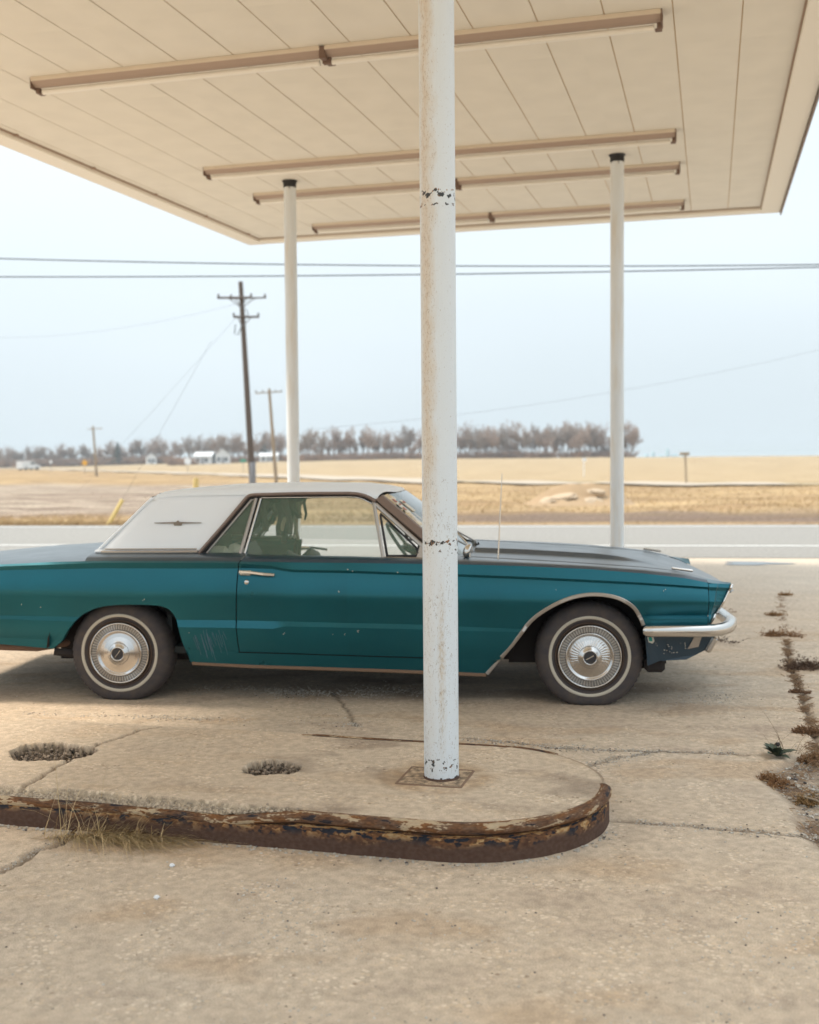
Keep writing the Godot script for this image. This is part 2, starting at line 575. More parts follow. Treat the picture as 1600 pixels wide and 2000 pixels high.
func crack(pts: Array, w: float, d: float, jit := 0.02) -> Array:
	var out: Array = [pts[0]]
	for i in range(1, pts.size()):
		var a: Vector2 = pts[i - 1]
		var b: Vector2 = pts[i]
		var n := maxi(2, int(a.distance_to(b) / 0.035))
		for k in range(1, n + 1):
			var p := a.lerp(b, float(k) / n)
			if k < n: p += Vector2(rng.randf_range(-1, 1), rng.randf_range(-1, 1)) * jit
			out.append(p)
	crack_lines.append([out, w, d])
	return out

func stamp(pos: PackedVector3Array, dirt: PackedFloat32Array, nx: int, nz: int, x0: float, z0: float, sx: float, sz: float, lines: Array) -> void:
	for l in lines:
		var pts: Array = l[0]
		for i in pts.size() - 1:
			var a: Vector2 = pts[i]
			var b: Vector2 = pts[i + 1]
			var w: float = l[1] * rng.randf_range(0.6, 1.35)
			var lim := maxf(w * 3.0, 0.03)
			var i0 := maxi(0, int((minf(a.x, b.x) - lim - x0) / sx)); var i1 := mini(nx - 1, int((maxf(a.x, b.x) + lim - x0) / sx) + 1)
			var j0 := maxi(0, int((minf(a.y, b.y) - lim - z0) / sz)); var j1 := mini(nz - 1, int((maxf(a.y, b.y) + lim - z0) / sz) + 1)
			for j in range(j0, j1 + 1):
				for k in range(i0, i1 + 1):
					var q := Vector2(x0 + k * sx, z0 + j * sz)
					var d := Geometry2D.get_closest_point_to_segment(q, a, b).distance_to(q)
					var f := clampf(1.0 - (d - w * 0.4) / maxf(w, sx * 0.8), 0.0, 1.0)
					if f > 0.0:
						var id := j * nx + k
						pos[id].y = minf(pos[id].y, -l[2] * f)
						dirt[id] = maxf(dirt[id], f)

func patch_depth(x: float, z: float) -> float:   # the broken-out strip of paving on the right, 0 outside to 1 inside
	var edge := 1.535 + 0.04 * sin(z * 4.0 + 2.5) + rough.get_noise_2d(z * 60.0, 5.0) * 0.05
	if z < -5.15: edge += (-5.15 - z) * 1.05
	var d := minf((x - edge) / 0.07, (z + 5.52 + rough.get_noise_2d(x * 60.0, 9.0) * 0.06) / 0.06)
	return clampf(d, 0.0, 1.0)

var rough := noise(0.02, 77, 3)
var wide := noise(0.35, 78, 3)
var blot := noise(1.3, 79, 4)
var grain := noise(6.0, 80, 3)

func ground_colour(x: float, z: float) -> Color:
	var a := wide.get_noise_2d(x, z)
	var b := blot.get_noise_2d(x * 0.7, z * 1.5)
	var c := grain.get_noise_2d(x, z)
	var k := Color(0.580, 0.475, 0.365).lerp(Color(0.555, 0.475, 0.385), clampf(0.5 + a * 1.1, 0.0, 1.0))
	k = k.lerp(Color(0.44, 0.29, 0.165), clampf(b * 1.1 - 0.14 + a * 0.3, 0.0, 0.34))       # ochre rust wash
	k = k.lerp(Color(0.34, 0.265, 0.215), clampf(-b * 1.0 - 0.22 - a * 0.2, 0.0, 0.34))         # oily grey
	var pale := clampf((-z - 8.2) / 5.0, 0.0, 1.0)
	k = k.lerp(Color(0.53, 0.475, 0.41), pale * 0.8)
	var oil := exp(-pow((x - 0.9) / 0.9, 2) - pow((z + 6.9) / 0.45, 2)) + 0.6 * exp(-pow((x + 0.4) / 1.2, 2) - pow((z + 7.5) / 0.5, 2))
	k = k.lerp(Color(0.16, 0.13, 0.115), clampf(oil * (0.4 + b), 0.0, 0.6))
	if x > 0.2: k = k.lerp(Color(0.33, 0.26, 0.21), 0.30 * exp(-pow((z + 6.22 - 0.09 * x + a * 0.05) / 0.055, 2)) * clampf((x - 0.2) / 0.5, 0, 1) + 0.18 * exp(-pow((z + 6.02 - 0.09 * x) / 0.05, 2)))
	return k * (1.0 + c * 0.10)

func ground_patch(x0: float, x1: float, z0: float, z1: float, nx: int, nz: int, fine: bool) -> ArrayMesh:
	var pos := PackedVector3Array(); pos.resize(nx * nz)
	var col := PackedColorArray(); col.resize(nx * nz)
	var dirt := PackedFloat32Array(); dirt.resize(nx * nz)
	var sx := (x1 - x0) / (nx - 1); var sz := (z1 - z0) / (nz - 1)
	for j in nz:
		for i in nx:
			var x := x0 + i * sx; var z := z0 + j * sz
			var y := 0.0
			if fine:
				var e := clampf(minf(minf(x - x0, x1 - x), minf(z - z0, z1 - z)) / 0.2, 0.0, 1.0)
				y = (blot.get_noise_2d(x, z) * 0.004 + grain.get_noise_2d(x * 2.0, z * 2.0) * 0.0016) * e
				if x > 1.2: y -= patch_depth(x, z) * (0.022 + 0.006 * grain.get_noise_2d(x * 3.0, z * 3.0)) * e
			pos[j * nx + i] = Vector3(x, y, z)
	if fine: stamp(pos, dirt, nx, nz, x0, z0, sx, sz, crack_lines)
	for j in nz:
		for i in nx:
			var id := j * nx + i
			var x := pos[id].x; var z := pos[id].z
			var c := ground_colour(x, z)
			if dirt[id] > 0.0: c = c.lerp(Color(0.13, 0.10, 0.075), dirt[id] * 0.8)
			if fine and x > 1.2:
				var p := patch_depth(x, z)
				if p > 0.0: c = c.lerp(Color(0.40, 0.33, 0.26).lerp(Color(0.20, 0.14, 0.10), clampf(0.5 + blot.get_noise_2d(x * 2.0, z * 2.0) * 1.4, 0, 1)), p)
			col[id] = c
	return sheet(nx, nz, pos, col, 0.5)

func build_ground() -> void:
	# cracks and joints in the paving
	crack([Vector2(-1.72, -3.80), Vector2(-1.48, -3.99), Vector2(-1.44, -4.09), Vector2(-1.42, -4.21), Vector2(-1.36, -4.27), Vector2(-1.35, -4.46)], 0.011, 0.02, 0.008)
	crack([Vector2(0.81, -4.50), Vector2(0.92, -4.48), Vector2(1.07, -4.44), Vector2(1.21, -4.39), Vector2(1.39, -4.35), Vector2(1.60, -4.25)], 0.009, 0.014, 0.010)
	crack([Vector2(0.05, -5.94), Vector2(0.26, -5.89), Vector2(0.52, -5.78), Vector2(0.77, -5.66), Vector2(1.02, -5.60), Vector2(1.27, -5.57), Vector2(1.66, -5.50)], 0.010, 0.014, 0.012)
	crack([Vector2(0.79, -5.26), Vector2(0.99, -5.46), Vector2(1.25, -5.58)], 0.008, 0.012, 0.012)
	crack([Vector2(1.92, -5.30), Vector2(2.15, -5.94), Vector2(2.44, -7.0), Vector2(2.67, -7.87), Vector2(3.01, -8.98)], 0.016, 0.025, 0.016)
	crack([Vector2(-0.30, -6.15), Vector2(-0.38, -6.6), Vector2(-0.5, -7.11)], 0.006, 0.008, 0.012)
	var apron := struct("concrete_apron", ground_patch(-3.4, 4.2, -9.2, -2.3, 420, 460, true), M.concrete)
	apron.set_meta("label", "stained beige concrete paving round the island")
	var rest := MB.new()
	rest.done()
	struct("concrete_lot", ground_patch(-3.4, 4.2, -19.4, -9.2, 60, 80, false), M.lot)
	struct("concrete_lot", ground_patch(-40.0, -3.4, -24.0, 12.0, 110, 120, false), M.lot)
	struct("concrete_lot", ground_patch(4.2, 40.0, -19.4, 12.0, 110, 110, false), M.lot)
	struct("concrete_lot", ground_patch(-3.4, 4.2, -2.3, 12.0, 60, 90, false), M.lot)
	# joint of the lot that the weeds follow, beyond the fine sheet
	# highway: turned a little to the lens
	var rd := Transform3D(Basis(Vector3.UP, -0.120), Vector3(-0.3, 0, -25.4))   # x along the road, z=0 its far edge
	var b := MB.new()
	b.quad(Vector3(-150, 0.006, 0), Vector3(150, 0.006, 0), Vector3(150, 0.006, 8.35), Vector3(-150, 0.006, 8.35))
	var uvr := struct("highway", road_sheet(-150, 150, 0.0, 8.35, 0.006), M.asphalt)
	uvr.transform = rd
	for l in [[6.02, 0.16], [0.55, 0.14]]:
		var s := struct("road_line", road_sheet(-150, 150, l[0], l[0] + l[1], 0.011), M.paint_line)
		s.transform = rd
	# verge, ditch, mud and fields
	build_terrain()

func road_sheet(x0: float, x1: float, z0: float, z1: float, y: float) -> ArrayMesh:
	var pos := PackedVector3Array()
	var n := 61
	for j in 2:
		for i in n:
			pos.append(Vector3(lerpf(x0, x1, i / 60.0), y, z0 if j == 0 else z1))
	return sheet(n, 2, pos, PackedColorArray(), 0.6)

var RN := Vector2(0.1197, -0.9928)     # away from the highway
func beyond(x: float, z: float) -> float:
	return (Vector2(x, z) - Vector2(-0.3, -25.4)).dot(RN)

var far_road := [Vector2(90, -33), Vector2(45, -45), Vector2(20, -55.5), Vector2(3, -69), Vector2(-15.4, -113), Vector2(-45, -178), Vector2(-124, -342), Vector2(-300, -700)]
func far_road_z(x: float) -> float:
	for i in far_road.size() - 1:
		var a: Vector2 = far_road[i]
		var b: Vector2 = far_road[i + 1]
		if x <= a.x and x >= b.x: return lerpf(a.y, b.y, (a.x - x) / (a.x - b.x))
	return -33.0 if x > 0 else -700.0

func height(x: float, z: float) -> float:
	var s := beyond(x, z)
	if s < 0.0: return -0.02
	var y := -0.02 - 0.10 * smoothstep(0.6, 4.0, s) * (1.0 - smoothstep(7.0, 24.0, s))
	var r := far_road_z(x)
	y += 0.10 * exp(-pow((z - r) / 8.0, 2))
	y += 1.75 * smoothstep(20.0, 240.0, r - z + 10.0) * (1.0 - 0.25 * smoothstep(-20.0, -160.0, x))
	y += (wide.get_noise_2d(x * 0.25, z * 0.25) * 0.12 + blot.get_noise_2d(x * 0.3, z * 0.3) * 0.06) * smoothstep(1.0, 8.0, s)
	return y

func field_colour(x: float, z: float) -> Color:
	var s := beyond(x, z)
	var a := wide.get_noise_2d(x * 0.22, z * 0.5)
	var b := blot.get_noise_2d(x * 0.16, z * 0.55)
	var r := far_road_z(x)
	var k := Color(0.45, 0.325, 0.185).lerp(Color(0.34, 0.235, 0.135), clampf(0.5 + a * 1.2, 0, 1))
	if z < r - 2.0:      # stubble beyond the far road
		k = Color(0.47, 0.365, 0.235).lerp(Color(0.39, 0.295, 0.185), clampf(0.45 + b * 0.9, 0, 1))
		if z > r - 9.0: k = k.lerp(Color(0.26, 0.19, 0.075), 0.7 * smoothstep(2.0, 4.0, r - z))
	else:
		# strip of dark earth in the ditch to the right
		var ditch := exp(-pow((s - 5.0 + a * 1.6) / 3.0, 2)) * smoothstep(-4.0, 3.0, x) * (1.0 - 0.55 * smoothstep(9.0, 15.0, x))
		k = k.lerp(Color(0.185, 0.14, 0.115), clampf(ditch * (1.0 + b * 0.8), 0.0, 0.9))
		# bare ground at the left with pale tracks
		var left := smoothstep(-4.0, -7.5, x + 0.10 * s) * smoothstep(5.0 + a, 8.5 + a, s) * (1.0 - smoothstep(36.0, 50.0, s + x * 0.25 + a * 3.0))
		if left > 0.0:
			var t := blot.get_noise_2d(x * 0.035, z * 0.42)
			k = k.lerp(Color(0.27, 0.205, 0.16).lerp(Color(0.43, 0.36, 0.28), clampf(0.42 + t * 1.5 + b * 0.5, 0, 1)), left)
		k = k * (1.0 + b * 0.35)
	return k * 0.88

func build_terrain() -> void:
	var nx := 240; var nz := 260
	var pos := PackedVector3Array(); var col := PackedColorArray()
	for j in nz:
		var t := float(j) / (nz - 1)
		var s := 0.0 + 110.0 * t + 1500.0 * pow(t, 5.0)
		for i in nx:
			var f := float(i) / (nx - 1) * 2.0 - 1.0
			var wid := 38.0 + s * 0.55 + 500.0 * pow(t, 4.0)
			var q := Vector2(-0.3, -25.4) + RN * s + Vector2(-RN.y, RN.x) * (f * wid)
			pos.append(Vector3(q.x, height(q.x, q.y), q.y))
			col.append(field_colour(q.x, q.y))
	struct("grass_field", sheet(nx, nz, pos, col, 0.35), M.turf)
	# one coarse sheet under everything, out to the horizon
	var under := PackedVector3Array()
	for j in 2:
		for i in 2: under.append(Vector3(-2600 + 5200 * i, -0.9, 1500 - 4700 * j))
	var uc := PackedColorArray(); uc.resize(4); uc.fill(Color(0.36, 0.26, 0.14))
	struct("ground", sheet(2, 2, under, uc, 0.05), M.turf)
	# gravel road across the fields
	var rp := PackedVector3Array()
	var m := 0
	for i in far_road.size() - 1:
		var a: Vector2 = far_road[i]
		var b: Vector2 = far_road[i + 1]
		var n := 12
		for k in n + (1 if i == far_road.size() - 2 else 0):
			var p := a.lerp(b, float(k) / n)
			var d := (b - a).normalized()
			var w := Vector2(-d.y, d.x) * 2.6
			for e in [-1.0, -0.5, 0.0, 0.5, 1.0]:
				var q: Vector2 = p + w * e
				rp.append(Vector3(q.x, height(q.x, q.y) + 0.10, q.y))
			m += 1
	struct("country_road", sheet(5, m, rp, PackedColorArray(), 0.2), M.gravel_road)

# ---------------------------------------------------------------- canopy and posts
var CB := Basis(U, Vector3.UP, -V).rotated(U, 0.0)
var CO := Vector3(2.252, 4.712, -12.207)

func canopy_at(u: float, v: float, drop := 0.0) -> Vector3:
	return CO + CB * Vector3(u, -drop, -v)

func build_canopy() -> void:
	var tilt := deg_to_rad(1.30)
	CB = Basis(U, (Vector3.UP - V * tan(tilt)).normalized(), -(V + Vector3.UP * tan(tilt)).normalized())
	var c := thing("canopy", "wide flat white station canopy over the island and the teal car", "canopy", Transform3D(CB, CO))
	var u0 := -5.56; var u1 := 1.615; var v0 := -11.4; var v1 := 3.46
	var sp := 0.4745
	var k0 := 0.237
	var edges := [u0]
	var e := k0 - sp * 12
	while e < u1 - 0.05:
		if e > u0 + 0.05: edges.append(e)
		e += sp
	edges.append(u1)
	for i in edges.size() - 1:
		var b := MB.new()
		var w: float = edges[i + 1] - edges[i] - 0.008
		b.box(Vector3((edges[i] + edges[i + 1]) / 2, 0.003 + rng.randf_range(-0.0008, 0.0008), -(v0 + v1) / 2), Vector3(w, 0.007, v1 - v0), 0.002)
		part("soffit_panel", b.done(), M.soffit, c)
	var b := MB.new()
	b.box(Vector3((u0 + u1) / 2, 0.0275, -(v0 + v1) / 2), Vector3(u1 - u0 - 0.004, 0.04, v1 - v0 - 0.004))
	part("deck", b.done(), M.seam, c)
	b = MB.new()
	b.box(Vector3((u0 + u1) / 2, 0.36, -(v0 + v1) / 2), Vector3(u1 - u0 + 0.40, 0.03, v1 - v0 + 0.40))
	part("roof", b.done(), M.fascia, c)
	# boxed edge: a lower flange and an upright face
	var drop := 0.05
	for f in [[u1, u1 + 0.245, v0 - 0.24, v1 + 0.235], [u0 - 0.25, u0, v0 - 0.24, v1 + 0.235]]:
		b = MB.new()
		b.box(Vector3((f[0] + f[1]) / 2, 0.16, -(f[2] + f[3]) / 2), Vector3(f[1] - f[0], 0.42, f[3] - f[2]), 0.006)
		part("fascia", b.done(), M.fascia, c)
	for f in [[v1, v1 + 0.232], [v0 - 0.235, v0]]:
		b = MB.new()
		b.box(Vector3((u0 + u1) / 2, 0.16, -(f[0] + f[1]) / 2), Vector3(u1 - u0 - 0.002, 0.416, f[1] - f[0]), 0.006)
		part("fascia", b.done(), M.fascia, c)
	b = MB.new()
	b.box(Vector3(u1 + 0.258, 0.10, -(v0 + v1) / 2), Vector3(0.02, 0.36, v1 - v0 + 0.5), 0.004)
	part("gutter", b.done(), M.bronze_trim, c)
	# grime plus occlusion shade put into the colour, in the inner corner of the edge, with a few drips
	b = MB.new()
	for s in [[u0 + 0.012, (v0 + v1) / 2, 0.024, v1 - v0 - 0.05], [u1 - 0.008, (v0 + v1) / 2, 0.016, v1 - v0 - 0.05], [(u0 + u1) / 2, v1 - 0.014, u1 - u0 - 0.05, 0.028]]:
		b = MB.new()
		b.box(Vector3(s[0], -0.008, -s[1]), Vector3(s[2], 0.012, s[3]), 0.003)
		part("edge_bead", b.done(), M.grime_shade, c)
	b = MB.new()
	b.box(Vector3.ZERO, Vector3(0.05, 0.02, 0.03), 0.005)
	var fast := b.done()
	for k in 9: part("fastener", fast, M.grime_shade, c).position = Vector3(u0 + 0.03, -0.012, -(v1 - 0.45 - k * 1.42))
	# strip lights
	var rows := [[-4.055, "nearest of the four strip lights under the canopy, the longest in view"], [-0.80, "second strip light from the front, just before the rear posts"], [0.60, "third strip light from the front, passing behind the rear posts"], [2.70, "farthest strip light, beside the far edge of the canopy"]]
	var proto: Node3D = null
	for r in rows:
		var t := Transform3D(CB, canopy_at(-1.885, r[0]))
		if proto == null: proto = strip_light(t, r[1])
		else: dup(proto, t, r[1], "strip light", "strip lights under the canopy")
	# posts
	var near := thing("canopy_post", "thick white near post with chipped paint, rising from the island", "post", Transform3D(Basis.IDENTITY, BASE), "canopy posts")
	b = MB.new()
	var prof := []
	for k in 23: prof.append(Vector2(0.0725, 4.42 * k / 22.0))
	b.lathe(prof, 40, Basis.IDENTITY, Vector3.ZERO, true, 4.42)
	part("shaft", b.done(), M.post, near)
	b = MB.new()
	b.lathe([Vector2(0.0, 0.012), Vector2(0.0745, 0.012), Vector2(0.076, 0.0), Vector2(0.0745, -0.004)], 40)
	part("foot_ring", b.done(), M.rust_dark, near)
	b = MB.new()
	var pb := Basis(U, Vector3.UP, -V)
	b.box(pb * Vector3(-0.025, -0.004, 0.005), Vector3(0.265, 0.014, 0.25), 0.003, pb)
	part("base_plate", b.done(), M.rust_plate, near)
	b = MB.new()
	for s in [[-0.16, 0.005, 0.012, 0.262], [0.11, 0.005, 0.012, 0.262], [-0.025, -0.123, 0.27, 0.012], [-0.025, 0.133, 0.27, 0.012]]:
		b.box(pb * Vector3(s[0], -0.002, s[1]), Vector3(s[2], 0.013, s[3]), 0.003, pb)
	part("plate_edge", b.done(), M.plate_rust, near)
	var defs := [[Vector3(2.252, 0, -12.207), 4.70, "rear right white post behind the car's bonnet"], [Vector3(-1.357, 0, -13.215), 4.72, "rear left white post rising behind the car's roof"]]
	var fp: Node3D = null
	for d in defs:
		if fp == null:
			fp = thing("canopy_post", d[2], "post", Transform3D(Basis.IDENTITY, d[0]), "canopy posts")
			b = MB.new()
			prof = []
			for k in 15: prof.append(Vector2(0.0725, 4.71 * k / 14.0))
			b.lathe(prof, 32, Basis.IDENTITY, Vector3.ZERO, true, 4.71)
			part("shaft", b.done(), M.far_post, fp)
			b = MB.new()
			b.lathe([Vector2(0.0725, 4.63), Vector2(0.0755, 4.64), Vector2(0.0755, 4.69), Vector2(0.088, 4.70), Vector2(0.088, 4.712)], 32)
			part("top_collar", b.done(), M.gasket, fp)
		else: dup(fp, Transform3D(Basis.IDENTITY, d[0]), d[2], "post", "canopy posts")

func strip_light(t: Transform3D, label: String) -> Node3D:
	var o := thing("strip_light", label, "strip light", t, "strip lights under the canopy")
	var L := 2.515
	for s in [-1.0, 1.0]:
		var b := MB.new()
		var rows := []
		for x in [s * 0.02, s * L]:
			rows.append([Vector3(x, -0.0015, 0.080), Vector3(x, -0.030, 0.080), Vector3(x, -0.034, 0.076), Vector3(x, -0.0015, 0.0551)])
		b.grid(rows, true)
		part("channel", b.done(), M.lamp_case, o)
		b = MB.new()
		rows = []
		for x in [s * 0.02, s * L]:
			rows.append([Vector3(x, -0.0345, 0.075), Vector3(x, -0.058, 0.045), Vector3(x, -0.070, 0.010), Vector3(x, -0.066, -0.02), Vector3(x, -0.002, -0.058), Vector3(x, -0.002, 0.054)])
		b.grid(rows, true)
		part("reflector", b.done(), M.lamp_under, o)
		b = MB.new()
		var seg := []
		for k in 9: seg.append(Vector3(lerpf(s * 0.05, s * (L - 0.05), k / 8.0), -0.098, -0.022))
		b.tube(seg, 0.023, 12)
		part("tube", b.done(), M.lamp_tube, o)
		b = MB.new()
		b.box(Vector3(s * (L + 0.004), -0.045, 0.0), Vector3(0.012, 0.09, 0.152), 0.003)
		b.box(Vector3(s * (L - 0.012), -0.088, -0.018), Vector3(0.036, 0.05, 0.05), 0.008)
		b.box(Vector3(s * (L - 0.02), -0.105, -0.05), Vector3(0.05, 0.014, 0.05), 0.004)
		part("end_bracket", b.done(), M.lamp_end, o)
	var b := MB.new()
	b.box(Vector3(0, -0.05, 0.0), Vector3(0.05, 0.092, 0.158), 0.006)
	b.box(Vector3(0.012, -0.09, -0.018), Vector3(0.075, 0.05, 0.046), 0.008)
	b.box(Vector3(0.03, -0.105, -0.055), Vector3(0.06, 0.014, 0.05), 0.004)
	part("centre_bracket", b.done(), M.lamp_end, o)
	return o

# ---------------------------------------------------------------- pump island
func island_depth(u: float, v: float) -> Vector2:   # (height change, how much rough aggregate shows)
	var y := 0.0
	var g := 0.0
	for h in [[-1.848, 0.0, 0.205, 0.150, 0.115, 1.0], [-0.754, -0.02, 0.130, 0.112, 0.125, 1.7]]:
		var a := atan2(v - h[1], u - h[0])
		var rr := 1.0 + 0.10 * sin(a * 3.0 + h[5]) + rough.get_noise_2d(cos(a) * 90.0 + h[5] * 90.0, sin(a) * 90.0) * 0.16
		var d := Vector2((u - h[0]) / h[2], (v - h[1]) / h[3]).length() / rr
		if d < 1.0:
			var f := clampf((1.0 - d) / 0.42, 0.0, 1.0)
			y -= h[4] * (0.22 * clampf((1.0 - d) / 0.05, 0, 1) + 0.78 * f) + (grain.get_noise_2d(u * 7.0, v * 7.0) * 0.018 + grain.get_noise_2d(u * 22.0, v * 22.0) * 0.012) * clampf((1.0 - d) / 0.12, 0, 1)
			g = 1.0
	return Vector2(y, g)

func build_island() -> void:
	var W := 0.575
	var o := thing("pump_island", "raised concrete pump island with rounded end and rusty steel edge", "pump island", Transform3D(Basis(U, Vector3.UP, -V), Vector3(BASE.x, 0, BASE.z)))
	var us := []
	var u := -6.0
	while u < -2.3: us.append(Vector2(u, W)); u += 0.12
	u = -2.3
	while u < 0.10: us.append(Vector2(u, W)); u += 0.0125
	for k in 61:
		var a := PI / 2 * k / 60.0
		us.append(Vector2(0.10 + W * sin(a), W * cos(a)))
	var nv := 93
	var nx := us.size()
	var pos := PackedVector3Array(); var col := PackedColorArray()
	var cr := []
	crack_lines.clear()
	crack([Vector2(-1.625, 0.56), Vector2(-1.64, 0.538), Vector2(-1.666, 0.291), Vector2(-1.70, 0.006), Vector2(-1.71, -0.183), Vector2(-1.66, -0.31), Vector2(-1.657, -0.467), Vector2(-1.57, -0.57)], 0.006, 0.02, 0.010)
	var line: Array = crack_lines[0][0]
	for j in nv:
		var t := float(j) / (nv - 1) * 2.0 - 1.0     # -1 far side, 1 near side
		t = signf(t) * pow(absf(t), 0.85)
		for i in nx:
			var x: float = us[i].x
			var w: float = us[i].y
			var z: float = t * w
			var dd := island_depth(x, -z)
			var y := 0.140 + dd.x + wide.get_noise_2d(x * 3.0, z * 3.0) * 0.003 + grain.get_noise_2d(x * 2.0, z * 2.0) * 0.0012
			var k := ground_colour(x * 1.7 + 40.0, z * 1.7 + 3.0)
			k = k.lerp(Color(0.575, 0.475, 0.365), 0.55)
			var near_edge := W - z if x < 0.1 else 1.0 - Vector2(x - 0.1, z).length() / W
			if x < -0.42 and z > 0:      # the broken lip left of the steel nosing
				var fade := clampf((-0.42 - x) / 0.35, 0.0, 1.0)
				var br := 0.052 + 0.022 * rough.get_noise_2d(x * 70.0, 2.0)
				if near_edge < br:
					var f := (1.0 - near_edge / br) * fade
					y -= 0.030 * sqrt(maxf(f, 0.0)) + (absf(grain.get_noise_2d(x * 5.0, z * 5.0)) * 0.014 + grain.get_noise_2d(x * 12.0, z * 12.0) * 0.004) * minf(1.0, f * 2.5)
					k = k.lerp(Color(0.44, 0.37, 0.28), 0.8)
					k = k * (0.85 + 0.5 * grain.get_noise_2d(x * 7.0, z * 7.0))
			if dd.y > 0.0: k = Color(0.33, 0.27, 0.20).lerp(Color(0.15, 0.115, 0.085), clampf(-dd.x / 0.03, 0, 1)) * (1.0 + 1.3 * grain.get_noise_2d(x * 9.0, z * 9.0) + 0.5 * grain.get_noise_2d(x * 25.0, z * 25.0))  # pit shade put into the dirt colour, darker with depth
			var soot := clampf(blot.get_noise_2d(x * 0.9 + 7.0, z * 1.3) * 1.5 - 0.10, 0.0, 0.5) * clampf((x + 1.3) / 0.8, 0.0, 1.0)
			k = k.lerp(Color(0.19, 0.145, 0.115), soot)
			var ring := Vector2(x + 0.02, z).length()
			k = k.lerp(Color(0.38, 0.245, 0.13), clampf((0.27 - ring) / 0.14, 0.0, 0.5) * clampf(0.8 + blot.get_noise_2d(x * 4.0, z * 4.0), 0, 1))
			if x < -1.4 and x > -1.8:
				for s in line.size() - 1:
					var q := Vector2(x, z)
					var dist := Geometry2D.get_closest_point_to_segment(q, line[s], line[s + 1]).distance_to(q)
					if dist < 0.011:
						var f := 1.0 - dist / 0.011
						y -= 0.02 * f
						k = k.lerp(Color(0.10, 0.075, 0.055), f)
			if near_edge < 0.02 and x > -0.5 and x < 0.66: k = k.lerp(Color(0.22, 0.15, 0.10), 0.5)
			pos.append(Vector3(x, y, z))
			col.append(k)
	part("concrete_top", sheet(nx, nv, pos, col, 0.5), M.concrete, o)
	# steel edging: nosing, groove and plate, swept round the front, the end and the back
	var path := []
	u = -6.0
	while u < 0.1: path.append([Vector2(u, W), Vector2(0, 1)]); u += 0.03
	for k in 73:
		var a := PI * k / 72.0
		path.append([Vector2(0.1 + W * sin(a), W * cos(a)), Vector2(sin(a), cos(a))])
	u = 0.07
	while u > -6.0: path.append([Vector2(u, -W), Vector2(0, -1)]); u -= 0.2
	var prof := [Vector2(-0.018, 0.1425), Vector2(-0.004, 0.1445), Vector2(0.010, 0.1435), Vector2(0.021, 0.137), Vector2(0.027, 0.126), Vector2(0.026, 0.114), Vector2(0.019, 0.104), Vector2(0.009, 0.100), Vector2(0.007, 0.094), Vector2(0.013, 0.088), Vector2(0.016, 0.070), Vector2(0.017, 0.045), Vector2(0.016, 0.020), Vector2(0.018, -0.03)]
	var rp := PackedVector3Array(); var ru := PackedVector2Array()
	var run := 0.0
	for i in path.size():
		var p: Vector2 = path[i][0]
		var n: Vector2 = path[i][1]
		if i > 0: run += p.distance_to(path[i - 1][0])
		var worn := clampf((-0.42 - p.x) / 0.3, 0.0, 1.0) if n.y > 0.99 else 0.0
		var dent := rough.get_noise_2d(run * 55.0, 40.0)
		var gone := 0.0
		if n.x > 0.55 and n.y < -0.05: gone = smoothstep(0.05, 0.25, -n.y)
		for k in prof.size():
			var q: Vector2 = prof[k]
			var out: float = q.x + dent * 0.004 + grain.get_noise_2d(run * 14.0, k * 3.0) * 0.0015
			var y: float = q.y + rough.get_noise_2d(run * 30.0, 60.0) * 0.004
			if k < 9:
				y -= worn * (0.030 + 0.012 * rough.get_noise_2d(run * 40.0, 80.0)) * (1.0 if k > 1 else 1.2)
				out -= worn * 0.010
			if n.y < -0.99 and k < 8:
				y -= 0.012 * clampf((-0.75 - p.x) / 0.2, 0.0, 1.0)
				out -= 0.012
			if gone > 0.0 and k < 8:
				out -= gone * 0.03
				y -= gone * 0.012
			rp.append(Vector3(p.x + n.x * out, y, p.y + n.y * out))
			ru.append(Vector2(run / 5.6, k / 13.0))
	var rim := sheet(prof.size(), path.size(), rp, PackedColorArray(), 0.0, ru, true)
	part("steel_edging", rim, M.rim, o).set_meta("label", "rust-brown steel edging with flaking cream and black paint")
	# loose stones lying in the two pits, part of the island's broken concrete
	var st := rock_mesh(5)
	var pl := []; var ti := []
	for h in [[-1.848, 0.0, 0.205, 0.150], [-0.754, 0.02, 0.130, 0.112]]:
		for k in 1000:
			var a := rng.randf() * TAU
			var deep := -rng.randf_range(0.012, 0.125)
			var r := 1.35
			if k % 3 == 0: r = sqrt(rng.randf()) * 0.8
			else:
				while r > 0.3 and island_depth(h[0] + cos(a) * r * h[2], -(h[1] + sin(a) * r * h[3])).x > deep: r -= 0.02
			var x: float = h[0] + cos(a) * r * h[2]
			var z: float = h[1] + sin(a) * r * h[3]
			var s := 0.006 + 0.016 * pow(rng.randf(), 2.0)
			pl.append(Transform3D(Basis.from_euler(Vector3(rng.randf() * 6, rng.randf() * 6, 0)).scaled(Vector3.ONE * s), Vector3(x, 0.138 + maxf(deep, island_depth(x, -z).x) - 0.002, z)))
			ti.append(Color(0.36, 0.28, 0.21) * rng.randf_range(0.22, 1.15))
	scatter("pit_rubble", st, M.stone, pl, ti, o)
	pl = []; ti = []
